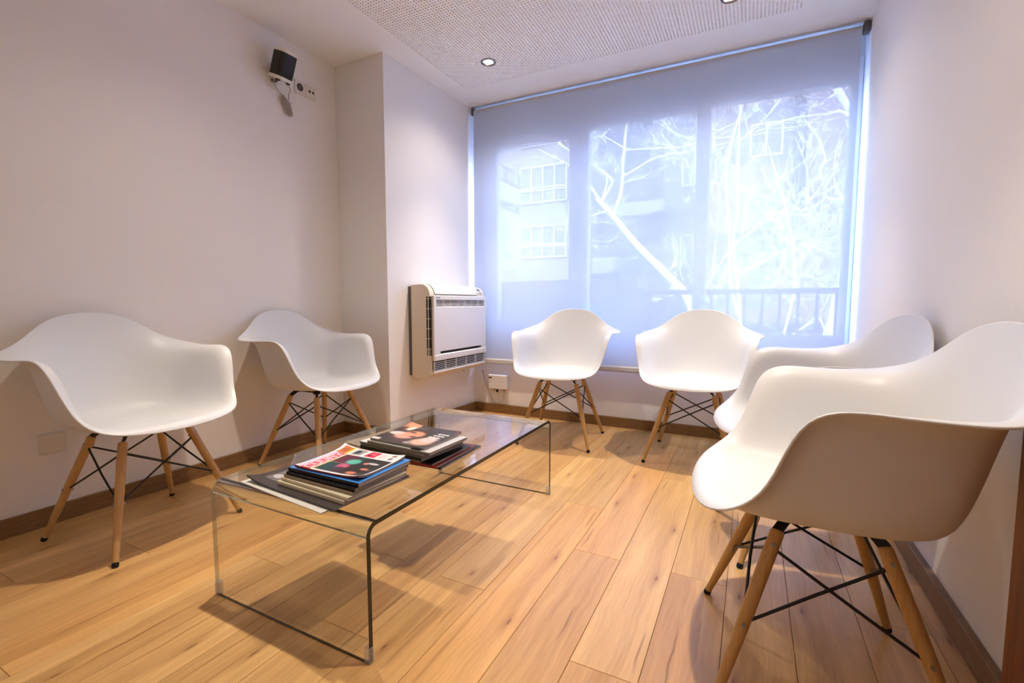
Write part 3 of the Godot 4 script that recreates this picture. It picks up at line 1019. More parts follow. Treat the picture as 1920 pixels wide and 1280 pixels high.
func add_speaker_and_sockets() -> void:
	var f := Vector3(0.923, -0.385, 0.0)
	var u := Vector3(0.385, 0.923, 0.0)
	var b := Basis(Vector3(0, 0, -1), u, f)          # x along the wall, y up, z out of the cloth
	var s := thing("wall_speaker", "small white-capped wall speaker with dark wrap-round grille tilted down near the ceiling", "speaker", Vector3(-2.37, 2.198, -1.849))
	s.basis = b
	var rounded := func(w: float, d: float, r: float) -> PackedVector2Array:
		var o := PackedVector2Array()
		for c: Array in [[1, 1, 0.0], [-1, 1, 90.0], [-1, -1, 180.0], [1, -1, 270.0]]:
			for k in 7:
				var a := deg_to_rad(c[2] + 15.0 * k)
				o.append(Vector2((w - r) * c[0] + cos(a) * r, (d - r) * c[1] + sin(a) * r))
		return o
	var lie := Basis(Vector3.RIGHT, Vector3(0, 0, -1), Vector3.UP)
	var core := Mb.new()
	var rows := []
	for y: float in [-0.062, 0.0, 0.062]:
		var row := []
		for q: Vector2 in rounded.call(0.050, 0.050, 0.028):
			row.append(Vector3(q.x, y, -q.y))
		rows.append(row)
	core.grid(rows, true)
	part("grille", core, M.grille_cloth, s)
	for e: float in [-1.0, 1.0]:
		var cap := Mb.new()
		cap.extrude(rounded.call(0.052, 0.052, 0.030), -0.008, 0.008, Vector3(0, 0.069 * e, 0), lie)
		part("end_cap", cap, M.plastic, s)
	part("touch_strip", boxed(Vector3(0.015, 0.0775, 0.02), Vector3(0.04, 0.0012, 0.010), 0.0), M.cable, s)
	for q: float in [-0.03, 0.032]:
		part("rubber_foot", boxed(Vector3(q, -0.081, 0.026), Vector3(0.020, 0.009, 0.014), 0.002), M.dark_plastic, s)
	var arm := thing("speaker_bracket", "grey wall bracket holding the tilted speaker", "bracket")
	part("wall_plate", span(XL, XL + 0.008, 2.10, 2.19, -1.88, -1.82, 0.002), M.plastic, arm)
	part("arm", tubed([Vector3(XL + 0.005, 2.14, -1.849), Vector3(-2.435, 2.13, -1.849), Vector3(-2.405, 2.145, -1.849)], [0.009], 10), M.grey_plate, arm)
	var cb := thing("speaker_cable", "white cable tied in a bundle hanging below the wall speaker", "cable")
	part("wire", tubed(smooth([Vector3(-2.40, 2.125, -1.815), Vector3(-2.43, 2.12, -1.83), Vector3(-2.45, 2.105, -1.858), Vector3(-2.45, 2.06, -1.90), Vector3(-2.452, 2.03, -1.925)], 5), [0.0028], 6), M.cable, cb)
	part("wire", tubed(smooth([Vector3(-2.40, 2.12, -1.885), Vector3(-2.44, 2.125, -1.945), Vector3(-2.45, 2.10, -1.945), Vector3(-2.45, 2.05, -1.935)], 5), [0.0028], 6), M.cable, cb)
	for k in 5:
		var z := -1.905 - 0.006 * k
		var x := -2.456 + 0.004 * (k % 3)
		part("loop", tubed(smooth([Vector3(x, 2.085 - 0.004 * k, z + 0.012), Vector3(x, 2.04, z - 0.004), Vector3(x, 1.985 - 0.006 * (k % 3), z - 0.022), Vector3(x, 1.990, z - 0.034), Vector3(x, 2.045, z - 0.016), Vector3(x, 2.08 - 0.005 * k, z + 0.004)], 5), [0.0028], 6), M.cable, cb)
	part("tie", boxed(Vector3(-2.45, 2.042, -1.925), Vector3(0.022, 0.005, 0.044), 0.002), M.cable, cb)
	# double socket
	var k1 := thing("double_socket", "white double wall socket with round power outlet and aerial holes", "socket")
	for k in 2:
		var z := -2.038 - 0.077 * k
		var p := Mb.new()
		p.box(Vector3(XL + 0.0045, 2.174, z), Vector3(0.009, 0.079, 0.0755), 0.002)
		part("plate", p, M.plastic, k1)
	var out_x := Basis(Vector3(0, 0, -1), Vector3.RIGHT, Vector3(0, -1, 0))
	var cup := Mb.new()
	cup.lathe([Vector2(0.0225, 0.0), Vector2(0.0225, 0.0012), Vector2(0.0195, 0.0012), Vector2(0.0190, 0.0002), Vector2(0.0005, 0.0002)], 24, Vector3(XL + 0.009, 2.174, -2.034), out_x)
	part("outlet_cup", cup, M.grey_plate, k1)
	for q: Array in [[2.182, -2.024], [2.166, -2.044], [2.19, -2.034]]:
		part("pin_hole", tubed([Vector3(XL + 0.0092, q[0], q[1]), Vector3(XL + 0.0098, q[0], q[1])], [0.004], 10), M.dark_plastic, k1)
	for z: float in [-2.103, -2.129]:
		part("aerial_hole", tubed([Vector3(XL + 0.009, 2.176, z), Vector3(XL + 0.0098, 2.176, z)], [0.0078], 14), M.dark_plastic, k1)
	part("aerial_mark", tubed([Vector3(XL + 0.009, 2.176, -2.116), Vector3(XL + 0.0096, 2.176, -2.116)], [0.002], 8), M.grey_plate, k1)
	# blank plate low on the left wall
	var w := thing("wall_plate", "square blank cover plate low on the left wall behind an armchair", "wall plate")
	part("cover", boxed(Vector3(XL + 0.006, 0.325, -0.802), Vector3(0.012, 0.078, 0.078), 0.003), M.plastic, w)
	part("back_frame", boxed(Vector3(XL + 0.002, 0.325, -0.802), Vector3(0.004, 0.082, 0.082), 0.001), M.plastic, w)
	# little box with its leads under the blind
	var r := thing("router_box", "small white box with cables on the wall under the blind", "router")
	part("casing", boxed(Vector3(-1.784, 0.256, ZB + 0.022), Vector3(0.168, 0.116, 0.044), 0.006), M.plastic_panel, r)
	part("label_strip", span(-1.862, -1.832, 0.284, 0.294, ZB + 0.043, ZB + 0.0452), M.label_red, r)
	part("seam", span(-1.79, -1.73, 0.256, 0.2575, ZB + 0.043, ZB + 0.0446), M.cable, r)
	part("plug", span(-1.805, -1.790, 0.172, 0.20, ZB + 0.012, ZB + 0.028, 0.002), M.dark_plastic, r)
	part("plug", span(-1.828, -1.815, 0.188, 0.20, ZB + 0.012, ZB + 0.028, 0.002), M.label_red, r)
	part("plug", span(-1.742, -1.722, 0.188, 0.20, ZB + 0.012, ZB + 0.028, 0.002), M.grey_plate, r)
	part("cable", tubed(smooth([Vector3(-1.945, 0.325, ZB + 0.002), Vector3(-1.935, 0.338, ZB + 0.014), Vector3(-1.928, 0.30, ZB + 0.014), Vector3(-1.895, 0.197, ZB + 0.012), Vector3(-1.834, 0.110, ZB + 0.02), Vector3(-1.778, 0.090, ZB + 0.024), Vector3(-1.742, 0.120, ZB + 0.022), Vector3(-1.733, 0.19, ZB + 0.02)], 6), [0.0035], 7), M.cable, r)
	part("cable", tubed(smooth([Vector3(-1.798, 0.178, ZB + 0.02), Vector3(-1.782, 0.14, ZB + 0.02), Vector3(-1.768, 0.115, ZB + 0.02), Vector3(-1.768, 0.09, ZB + 0.022), Vector3(-1.79, 0.078, ZB + 0.018)], 6), [0.0025], 6), M.plastic_panel, r)


# ---------------------------------------------------------------- chairs

func bspline(p: Array, u: float, closed: bool) -> Vector3:
	# uniform cubic B-spline; open ends are clamped by mirrored points
	var n := p.size()
	var k := int(floor(u))
	var f := u - k
	var q: Array[Vector3] = []
	for d in range(-1, 3):
		var j := k + d
		if closed:
			q.append(p[posmod(j, n)])
		elif j < 0:
			q.append(p[0] * 2.0 - p[-j])
		elif j >= n:
			q.append(p[n - 1] * 2.0 - p[2 * n - 2 - j])
		else:
			q.append(p[j])
	var a := (1 - f) * (1 - f) * (1 - f) / 6.0
	var b := (3 * f * f * f - 6 * f * f + 4) / 6.0
	var c := (-3 * f * f * f + 3 * f * f + 3 * f + 1) / 6.0
	var d2 := f * f * f / 6.0
	return q[0] * a + q[1] * b + q[2] * c + q[3] * d2


func shell_mesh() -> Mb:
	var V := func(x: float, y: float, z: float) -> Vector3: return Vector3(x, y, z)
	var c0 := Vector3(0, 0.428, -0.03)
	var half := [
		[c0, V.call(0, .427, .06), V.call(0, .430, .13), V.call(0, .438, .19), V.call(0, .446, .235), V.call(0, .448, .262), V.call(0, .440, .281), V.call(0, .424, .288)],
		[c0, V.call(.06, .427, .05), V.call(.115, .429, .11), V.call(.16, .437, .165), V.call(.192, .448, .205), V.call(.212, .455, .232), V.call(.231, .450, .250), V.call(.240, .440, .256)],
		[c0, V.call(.08, .427, .01), V.call(.15, .428, .06), V.call(.205, .440, .10), V.call(.236, .455, .115), V.call(.251, .481, .122), V.call(.264, .498, .130), V.call(.276, .503, .136)],
		[c0, V.call(.08, .426, -.02), V.call(.155, .425, .015), V.call(.212, .438, .035), V.call(.246, .505, .060), V.call(.261, .612, .09), V.call(.279, .692, .098), V.call(.322, .706, .108)],
		[c0, V.call(.08, .425, -.045), V.call(.158, .423, -.05), V.call(.216, .436, -.055), V.call(.245, .505, -.05), V.call(.258, .60, -.042), V.call(.275, .690, -.032), V.call(.316, .694, -.028)],
		[c0, V.call(.07, .424, -.07), V.call(.145, .421, -.112), V.call(.200, .437, -.140), V.call(.228, .515, -.150), V.call(.239, .61, -.155), V.call(.262, .690, -.155), V.call(.346, .692, -.165)],
		[c0, V.call(.06, .424, -.078), V.call(.125, .421, -.132), V.call(.178, .437, -.172), V.call(.205, .517, -.180), V.call(.216, .62, -.191), V.call(.244, .694, -.208), V.call(.330, .704, -.218)],
		[c0, V.call(.045, .424, -.085), V.call(.095, .421, -.148), V.call(.138, .437, -.196), V.call(.164, .525, -.216), V.call(.174, .64, -.237), V.call(.186, .712, -.258), V.call(.226, .736, -.268)],
		[c0, V.call(.025, .424, -.09), V.call(.050, .421, -.156), V.call(.076, .437, -.210), V.call(.088, .537, -.248), V.call(.094, .66, -.276), V.call(.104, .770, -.299), V.call(.140, .826, -.309)],
		[c0, V.call(0, .424, -.09), V.call(0, .421, -.158), V.call(0, .437, -.212), V.call(0, .538, -.255), V.call(0, .66, -.283), V.call(0, .780, -.307), V.call(0, .849, -.320)],
	]
	var net := half.duplicate()
	for k in range(half.size() - 2, 0, -1):
		var row := []
		for p: Vector3 in half[k]:
			row.append(Vector3(-p.x, p.y, p.z))
		net.append(row)
	var nu := 120
	var nv := 36
	var top := []
	for j in nv:
		var col_u := 7.0 * j / (nv - 1)
		var ctrl := []
		for r: Array in net:
			ctrl.append(bspline(r, minf(col_u, 6.99999), false))
		var row := []
		for k in nu:
			# counter-clockwise seen from above
			row.append(bspline(ctrl, float(net.size()) * (nu - k) / nu, true))
		top.append(row)
	var m := Mb.new()
	m.grid(top, true)
	var nrm := m.n.duplicate()
	if nrm[0].y < 0:
		push_error("shell is inside out")
	var under := []
	for j in nv:
		var row := []
		for k in nu:
			row.append(top[j][k] - nrm[j * nu + k] * 0.0055)
		under.append(row)
	m.grid(under, true, true)
	var lip := []
	var last := nv - 1
	for q in 5:
		var a := PI * q / 4.0
		var row := []
		for k in nu:
			var p: Vector3 = top[last][k]
			var d: Vector3 = (p - top[last - 1][k]).normalized()
			row.append(p - nrm[last * nu + k] * 0.00275 * (1.0 - cos(a)) + d * 0.0026 * sin(a))
		lip.append(row)
	m.grid(lip, true)
	return m


func make_chair(label: String, group: String) -> Node3D:
	var t := thing("armchair", label, "chair", Vector3.ZERO, 0.0, group)
	part("seat_shell", shell_mesh(), M.shell, t)
	var top := Vector3(0.116, 0.383, 0.096)
	var foot := Vector3(0.224, 0.012, 0.222)
	for s: Vector2 in [Vector2(1, 1), Vector2(-1, 1), Vector2(-1, -1), Vector2(1, -1)]:
		var f := Vector3(s.x, 1, s.y)
		var a := top * f
		var b := foot * f
		var d := (a - b).normalized()
		var l := Mb.new()
		l.tube([b, b.lerp(a, 0.25), b.lerp(a, 0.55), b.lerp(a, 0.85), a - d * 0.006, a - d * 0.001, a], [0.0090, 0.0116, 0.0142, 0.0147, 0.0142, 0.0115, 0.0075], 20)
		var leg := part("leg", l, M.leg_wood, t)
		part("foot_cap", tubed([b - d * 0.0125, b - d * 0.010, b + d * 0.003], [0.0080, 0.0098, 0.0100], 16), M.rubber, leg)
		var side := Vector3(s.x, 0, 0)
		side = (side - d * side.dot(d)).normalized()
		for q: float in [0.92, 0.47]:
			var c := b.lerp(a, q)
			part("screw", tubed([c + side * 0.0132, c + side * 0.0162], [0.0052, 0.0045], 10), M.steel, leg)
			part("bolt_nut", tubed([c - side * 0.0132, c - side * 0.0185], [0.005, 0.004], 8), M.steel, leg)
		# flat steel tab from the slotted leg top up to the seat mount
		var tab := Mb.new()
		var up := Vector3(0.096, 0.404, 0.077) * f
		var mid := (a + up) * 0.5
		var bs := Basis.looking_at((up - a).normalized(), side)
		tab.box(a.lerp(up, 0.45), Vector3(0.004 + 0.018, 0.004, a.distance_to(up) * 1.25), 0.001, bs)
		part("tab", tab, M.black, t)
		part("seat_mount", tubed([Vector3(0.095, 0.400, 0.075) * f, Vector3(0.095, 0.4165, 0.075) * f], [0.019, 0.019], 14), M.rubber, t)
	# crossed struts on each of the four sides
	var cs := [Vector2(1, 1), Vector2(-1, 1), Vector2(-1, -1), Vector2(1, -1)]
	for k in 4:
		for o in 2:
			var c1: Vector2 = cs[k] if o == 0 else cs[(k + 1) % 4]
			var c2: Vector2 = cs[(k + 1) % 4] if o == 0 else cs[k]
			var hi := foot.lerp(top, 0.90) * Vector3(c1.x, 1, c1.y)
			var lo := foot.lerp(top, 0.47) * Vector3(c2.x, 1, c2.y)
			var dir := (lo - hi).normalized()
			var inw := Vector3(-(c1.x + c2.x), 0, -(c1.y + c2.y)).normalized() * (0.003 if o == 0 else -0.003)
			part("strut", tubed([hi + dir * 0.004, hi.lerp(lo, 0.5) + inw, lo - dir * 0.014], [0.0036], 8), M.black, t)
	for s: float in [-1, 1]:
		part("strut", tubed(smooth([Vector3(0.108 * s, 0.385, 0.09), Vector3(0.09 * s, 0.403, 0.07), Vector3(0.085 * s, 0.404, 0.0), Vector3(0.09 * s, 0.403, -0.07), Vector3(0.108 * s, 0.385, -0.09)], 5), [0.004], 8), M.black, t)
	return t


func add_chairs() -> void:
	var g1 := "armchairs along the left wall"
	var g2 := "armchairs in front of the window"
	var g3 := "armchairs along the right wall"
	var first := make_chair("white shell armchair on wooden legs against the left wall above the blank wall plate", g1)
	# [x, z, degrees, label, group]
	var spots := [
		[-2.105, -0.947, 94.0, "", g1],
		[-2.128, -1.822, 92.0, "white shell armchair on wooden legs in the corner beside the wall pier", g1],
		[-1.076, -2.825, 5.5, "white shell armchair on wooden legs under the blind beside the heater unit and router box", g2],
		[-0.275, -2.815, -1.5, "white shell armchair on wooden legs under the blind next to the right wall chairs", g2],
		[0.168, -1.950, -78.0, "white shell armchair by the right wall half hidden behind the nearest chair", g3],
		[0.155, -1.280, -84.8, "large nearest white shell armchair by the right wall, seen from its side", g3],
	]
	for k in spots.size():
		var s: Array = spots[k]
		var c := first
		if k > 0:
			c = first.duplicate()
			c.name = numbered("armchair")
			add_child(c)
			tag(c, s[3], "chair", s[4])
		c.position = Vector3(s[0], 0, s[1])
		c.rotation.y = deg_to_rad(s[2])


func add_table() -> void:
	var t := thing("coffee_table", "low coffee table of one bent sheet of clear glass", "table")
	var xa := -1.418
	var xb := -0.800
	var zn := -0.803
	var zf := -1.957
	var top := 0.353
	var r := 0.034
	var th := 0.012
	var pane := func(a: Vector3, b: Vector3, c: Vector3, d: Vector3, off: Vector3) -> Mb:
		var m := Mb.new()
		m.quad(a, b, c, d)
		m.quad(d - off, c - off, b - off, a - off)
		return m
	part("tabletop", pane.call(Vector3(xa, top, zn - r), Vector3(xb, top, zn - r), Vector3(xb, top, zf + r), Vector3(xa, top, zf + r), Vector3(0, th, 0)), M.table_pane, t)
	part("side_panel", pane.call(Vector3(xa, 0.003, zn), Vector3(xb, 0.003, zn), Vector3(xb, top - r, zn), Vector3(xa, top - r, zn), Vector3(0, 0, th)), M.table_pane, t)
	part("side_panel", pane.call(Vector3(xb, 0.003, zf), Vector3(xa, 0.003, zf), Vector3(xa, top - r, zf), Vector3(xb, top - r, zf), Vector3(0, 0, -th)), M.table_pane, t)
	for e in 2:
		var zc := zn - r if e == 0 else zf + r
		var sg := 1.0 if e == 0 else -1.0
		var sec := PackedVector2Array()
		var n := 14
		for k in n + 1:
			var a := PI / 2 * k / n
			sec.append(Vector2(zc + sg * cos(a) * r, top - r + sin(a) * r))
		for k in range(n, -1, -1):
			var a := PI / 2 * k / n
			sec.append(Vector2(zc + sg * cos(a) * (r - th), top - r + sin(a) * (r - th)))
		if e == 1:
			sec.reverse()
		var m := Mb.new()
		var rows_o := []
		var rows_i := []
		for k in n + 1:
			var a := PI / 2 * k / n
			var po := Vector3(0, top - r + sin(a) * r, zc + sg * cos(a) * r)
			var pi_ := Vector3(0, top - r + sin(a) * (r - th), zc + sg * cos(a) * (r - th))
			rows_o.append([po + Vector3(xa, 0, 0), po + Vector3(xb, 0, 0)])
			rows_i.append([pi_ + Vector3(xa, 0, 0), pi_ + Vector3(xb, 0, 0)])
		m.grid(rows_o, false, e == 1)
		m.grid(rows_i, false, e == 0)
		for k: int in [0, n]:
			var o0: Vector3 = rows_o[k][0]
			var o1: Vector3 = rows_o[k][1]
			var i0: Vector3 = rows_i[k][0]
			var i1: Vector3 = rows_i[k][1]
			if (k == 0) == (e == 0):
				m.quad(i0, i1, o1, o0)
			else:
				m.quad(o0, o1, i1, i0)
		for k in n:
			for x in 2:
				var q: Array[Vector3] = [rows_i[k][x], rows_o[k][x], rows_o[k + 1][x], rows_i[k + 1][x]]
				if (x == 0) == (e == 0):
					m.quad(q[0], q[1], q[2], q[3])
				else:
					m.quad(q[3], q[2], q[1], q[0])
		part("bend", m, M.table_bend, t)
	# polished long edges, dark green but for the left one painted light, and where the panels meet the floor
	var path := [Vector2(-zn, 0.003)]
	var inner := [Vector2(-zn + th, 0.003)]
	for e in 2:
		for k in 9:
			var a := PI / 2 * k / 8.0 if e == 0 else PI / 2 * (8 - k) / 8.0
			var cz := -(zn - r) if e == 0 else -(zf + r)
			var sg := -1.0 if e == 0 else 1.0
			path.append(Vector2(cz + sg * cos(a) * r, top - r + sin(a) * r))
			inner.append(Vector2(cz + sg * cos(a) * (r - th), top - r + sin(a) * (r - th)))
	path.append(Vector2(-zf, 0.003))
	inner.append(Vector2(-zf - th, 0.003))
	for x: float in [xa - 0.0006, xb + 0.0006]:
		var m := Mb.new()
		for k in path.size() - 1:
			var p := [path[k], path[k + 1], inner[k + 1], inner[k]]
			var w0 := x - 0.0006
			var w1 := x + 0.0006
			var at := func(v2: Vector2, xx: float) -> Vector3: return Vector3(xx, v2.y, -v2.x)
			m.quad(at.call(p[3], w1), at.call(p[2], w1), at.call(p[1], w1), at.call(p[0], w1))
			m.quad(at.call(p[0], w0), at.call(p[1], w0), at.call(p[2], w0), at.call(p[3], w0))
			m.quad(at.call(p[0], w0), at.call(p[0], w1), at.call(p[1], w1), at.call(p[1], w0))
			m.quad(at.call(p[2], w0), at.call(p[2], w1), at.call(p[3], w1), at.call(p[3], w0))
		part("polished_edge", m, M.glass_edge if x > xa else M.lit_edge, t)
	part("lower_edge", span(xa, xb, 0.001, 0.003, zn - 0.005, zn), M.glass_edge, t)
	part("lower_edge", span(xa, xb, 0.001, 0.003, zf, zf + 0.006), M.glass_edge, t)
	part("added_dark_band", span(xa + 0.001, xb - 0.001, top - th + 0.0004, top - 0.0004, zn - r + 0.0006, zn - r + 0.0014), M.glass_edge, t)  # added opaque strip imitating the dark band refracted in the near bend
	for x: float in [xa, xb]:
		for z: float in [zn - th / 2, zf + th / 2]:
			var inx := 0.016 if x == xa else -0.016
			part("corner_guard", span(x - signf(inx) * 0.003, x + inx, 0.0, 0.042, z - 0.0085, z + 0.0085, 0.003), M.guard, t)


func ellipse(im: Image, cx: float, cy: float, rx: float, ry: float, c: Color, soft := 0.15) -> void:
	for y in range(maxi(0, int(cy - ry)), mini(im.get_height(), int(cy + ry) + 1)):
		for x in range(maxi(0, int(cx - rx)), mini(im.get_width(), int(cx + rx) + 1)):
			var d := Vector2((x - cx) / rx, (y - cy) / ry).length()
			if d < 1.0:
				im.set_pixel(x, y, im.get_pixel(x, y).lerp(c, clampf((1.0 - d) / soft, 0.0, 1.0) * c.a))


func glyphs(im: Image, words: String, x: int, y: int, s: int, c: Color) -> void:
	var font := {"C": [14, 17, 16, 16, 16, 17, 14], "U": [17, 17, 17, 17, 17, 17, 14], "A": [14, 17, 17, 31, 17, 17, 17], "Y": [17, 17, 10, 4, 4, 4, 4], "M": [17, 27, 21, 21, 17, 17, 17], "L": [16, 16, 16, 16, 16, 16, 31], "E": [31, 16, 16, 30, 16, 16, 31]}
	for w in words:
		var g: Array = font[w]
		for r in 7:
			for b in 5:
				if g[r] & (16 >> b):
					im.fill_rect(Rect2i(x + b * s, y + r * s, s, s), c)
		x += 6 * s


func print_mat(im: Image, rough := 0.3) -> StandardMaterial3D:
	var m := mat(Color.WHITE, rough)
	m.albedo_texture = ImageTexture.create_from_image(im)
	m.texture_repeat = false
	return m


func speckle(im: Image, amount: float, seed_: int) -> void:
	var r := RandomNumberGenerator.new()
	r.seed = seed_
	for y in im.get_height():
		for x in im.get_width():
			im.set_pixel(x, y, im.get_pixel(x, y).lightened(r.randf() * amount))


func covers() -> Dictionary:
	# cover pictures: left to right runs from the spine outwards, top to bottom runs down the page
	var out := {}
	var im := Image.create(300, 400, false, Image.FORMAT_RGB8)
	im.fill(Color(0.93, 0.90, 0.90))
	im.fill_rect(Rect2i(0, 10, 300, 30), Color(0.86, 0.80, 0.88))
	im.fill_rect(Rect2i(0, 36, 220, 56), Color(0.91, 0.36, 0.46))
	glyphs(im, "CUUAY", 10, 38, 7, Color(0.97, 0.93, 0.93))
	im.fill_rect(Rect2i(0, 0, 300, 8), Color(0.95, 0.93, 0.93))
	im.fill_rect(Rect2i(222, 18, 70, 66), Color(0.80, 0.44, 0.22))
	ellipse(im, 258, 44, 24, 26, Color(0.72, 0.38, 0.24), 0.4)
	im.fill_rect(Rect2i(222, 72, 70, 14), Color(0.85, 0.78, 0.12))
	im.fill_rect(Rect2i(14, 100, 200, 290), Color(0.10, 0.09, 0.11))
	im.fill_rect(Rect2i(14, 100, 200, 8), Color(0.72, 0.70, 0.16))
	im.fill_rect(Rect2i(16, 110, 94, 90), Color(0.07, 0.26, 0.28))
	im.fill_rect(Rect2i(114, 110, 98, 88), Color(0.38, 0.10, 0.24))
	im.fill_rect(Rect2i(120, 200, 92, 46), Color(0.05, 0.27, 0.24))
	im.fill_rect(Rect2i(111, 108, 3, 92), Color(0.75, 0.72, 0.66))
	ellipse(im, 86, 208, 42, 44, Color(0.82, 0.36, 0.52), 0.5)
	ellipse(im, 148, 214, 38, 50, Color(0.36, 0.74, 0.66), 0.4)
	ellipse(im, 50, 214, 36, 44, Color(0.27, 0.16, 0.26), 0.6)
	ellipse(im, 36, 310, 22, 40, Color(0.86, 0.50, 0.40), 0.5)
	ellipse(im, 92, 336, 16, 34, Color(0.80, 0.48, 0.40), 0.5)
	ellipse(im, 150, 290, 16, 20, Color(0.85, 0.55, 0.45), 0.5)
	ellipse(im, 160, 325, 14, 42, Color(0.80, 0.79, 0.82), 0.4)
	im.fill_rect(Rect2i(226, 106, 66, 64), Color(0.62, 0.60, 0.58))
	ellipse(im, 258, 130, 28, 22, Color(0.17, 0.22, 0.30), 0.4)
	im.fill_rect(Rect2i(226, 196, 66, 66), Color(0.84, 0.10, 0.26))
	ellipse(im, 262, 230, 18, 22, Color(0.93, 0.50, 0.55), 0.6)
	ellipse(im, 246, 218, 14, 14, Color(0.38, 0.06, 0.12), 0.6)
	for k in 6:
		im.fill_rect(Rect2i(228, 278 + k * 6, 50, 2), Color(0.75, 0.55, 0.56))
	ellipse(im, 242, 352, 16, 16, Color(0.42, 0.37, 0.36), 0.5)
	ellipse(im, 276, 350, 14, 18, Color(0.48, 0.40, 0.38), 0.5)
	im.fill_rect(Rect2i(0, 36, 6, 60), Color(0.80, 0.08, 0.22))
	out.tv = print_mat(im)
	im = Image.create(300, 400, false, Image.FORMAT_RGB8)
	im.fill(Color(0.16, 0.115, 0.125))
	ellipse(im, 265, 55, 80, 66, Color(0.86, 0.58, 0.42), 0.3)
	ellipse(im, 225, 84, 46, 26, Color(0.92, 0.87, 0.84), 0.4)
	ellipse(im, 215, 30, 40, 20, Color(0.12, 0.09, 0.10), 0.5)
	ellipse(im, 130, 90, 36, 96, Color(0.86, 0.78, 0.77), 0.3)
	ellipse(im, 150, 178, 64, 90, Color(0.87, 0.59, 0.46), 0.35)
	ellipse(im, 96, 150, 44, 84, Color(0.84, 0.62, 0.53), 0.4)
	ellipse(im, 172, 150, 12, 34, Color(0.20, 0.12, 0.11), 0.6)
	ellipse(im, 112, 205, 12, 36, Color(0.40, 0.20, 0.18), 0.6)
	ellipse(im, 62, 316, 66, 92, Color(0.90, 0.70, 0.60), 0.4)
	ellipse(im, 110, 330, 60, 70, Color(0.88, 0.78, 0.76), 0.5)
	ellipse(im, 40, 170, 22, 60, Color(0.34, 0.10, 0.11), 0.5)
	ellipse(im, 24, 250, 26, 40, Color(0.66, 0.60, 0.60), 0.6)
	for k in 9:
		ellipse(im, 150 + (k % 3) * 30, 300 + k * 9, 10, 16, Color(0.92, 0.90, 0.89), 0.3)
	for k in 5:
		im.fill_rect(Rect2i(230, 110 + k * 16, 44, 4), Color(0.60, 0.56, 0.56))
	im.fill_rect(Rect2i(262, 376, 38, 24), Color(0.45, 0.08, 0.08))
	im.fill_rect(Rect2i(0, 0, 26, 60), Color(0.85, 0.83, 0.82))
	out.portrait = print_mat(im)
	im = Image.create(300, 400, false, Image.FORMAT_RGB8)
	im.fill(Color(0.20, 0.17, 0.165))
	im.fill_rect(Rect2i(40, 30, 220, 60), Color(0.42, 0.39, 0.40))
	for k in 5:
		ellipse(im, 70 + k * 42, 60, 18, 26, Color(0.74, 0.72, 0.74), 0.3)
	for k in 26:
		im.fill_rect(Rect2i(14 + (k * 37) % 200, 120 + k * 10, 40 + (k * 17) % 60, 4), Color(0.34, 0.31, 0.30))
	speckle(im, 0.12, 5)
	out.dark = print_mat(im)
	im = Image.create(60, 80, false, Image.FORMAT_RGB8)
	im.fill(Color(0.80, 0.79, 0.79))
	im.fill_rect(Rect2i(0, 56, 60, 12), Color(0.06, 0.06, 0.08))
	out.stripe = print_mat(im)
	return out


# one magazine: its spine along the near side, its head to the left
func magazine(label: String, c: Vector3, w: float, d: float, th: float, yaw: float, cover: Material, spine: Material, group: String, lift := Vector4.ZERO, spine_words := "") -> void:
	var t := thing("magazine", label, "magazine", c, deg_to_rad(yaw), group)
	var bend := func(u: float, v: float) -> float:
		# lifts of the four corners: near left, near right, far left, far right
		return lift.x * pow((1 - u) * (1 - v), 8) + lift.y * pow(u * (1 - v), 8) + lift.z * pow((1 - u) * v, 8) + lift.w * pow(u * v, 8)
	var nx := 12
	var nz := 8
	var surf := func(x0: float, x1: float, z0: float, z1: float, y: float, flip: bool) -> Mb:
		var rows := []
		var uvs := []
		for k in nz + 1:
			var row := []
			var ur := []
			for j in nx + 1:
				var u := float(j) / nx
				var v := float(k) / nz
				row.append(Vector3(lerpf(x0, x1, u), y + bend.call(u, v), lerpf(z0, z1, v)))
				ur.append(Vector2(v, u))
			rows.append(row)
			uvs.append(ur)
		var m := Mb.new()
		m.grid(rows, false, flip, uvs)
		return m
	var hx := w / 2
	var hz := d / 2
	var front: Mb = surf.call(-hx, hx, hz, -hz, th, false)
	var back: Mb = surf.call(-hx, hx, hz, -hz, 0.0003, true)
	part("front_cover", front, cover, t)
	part("back_cover", back, spine, t)
	# page block: skirts that follow the bend, pages slightly short of the cover, spine rounded
	var pages := Mb.new()
	for side in 3:
		var rows := []
		for q in 4:
			var row := []
			for j in nx + 1:
				var s := float(j) / nx
				var u := s
				var v := 1.0
				if side == 1:
					u = 1.0
					v = s
				elif side == 2:
					u = 0.0
					v = 1.0 - s
				var inx := 0.0012 + 0.0012 * sin(PI * q / 3.0)
				var x := lerpf(-hx + (inx if side == 2 else 0.0), hx - (inx if side == 1 else 0.0), u)
				var z := lerpf(hz, -hz + (inx if side == 0 else 0.0), v)
				row.append(Vector3(x, lerpf(0.0004, th - 0.0002, q / 3.0) + bend.call(u, v), z))
			rows.append(row)
		pages.grid(rows, false, side == 0)
	part("pages", pages, M.paper, t)
	var sp := Mb.new()
	var srows := []
	for q in 5:
		var row := []
		var a := PI * q / 4.0
		for j in nx + 1:
			var u := float(j) / nx
			row.append(Vector3(lerpf(-hx, hx, u), th * 0.5 - cos(a) * th * 0.5 + bend.call(u, 0.0) + 0.0001, hz + sin(a) * 0.0015))
		srows.append(row)
	sp.grid(srows)
	part("spine", sp, spine, t)
	if spine_words:
		text("spine_title", spine_words, th * 0.55, 0.0006, M.sign_ink, Vector3(-hx * 0.2, th * 0.5, hz + 0.0017), Basis(), t, 700)


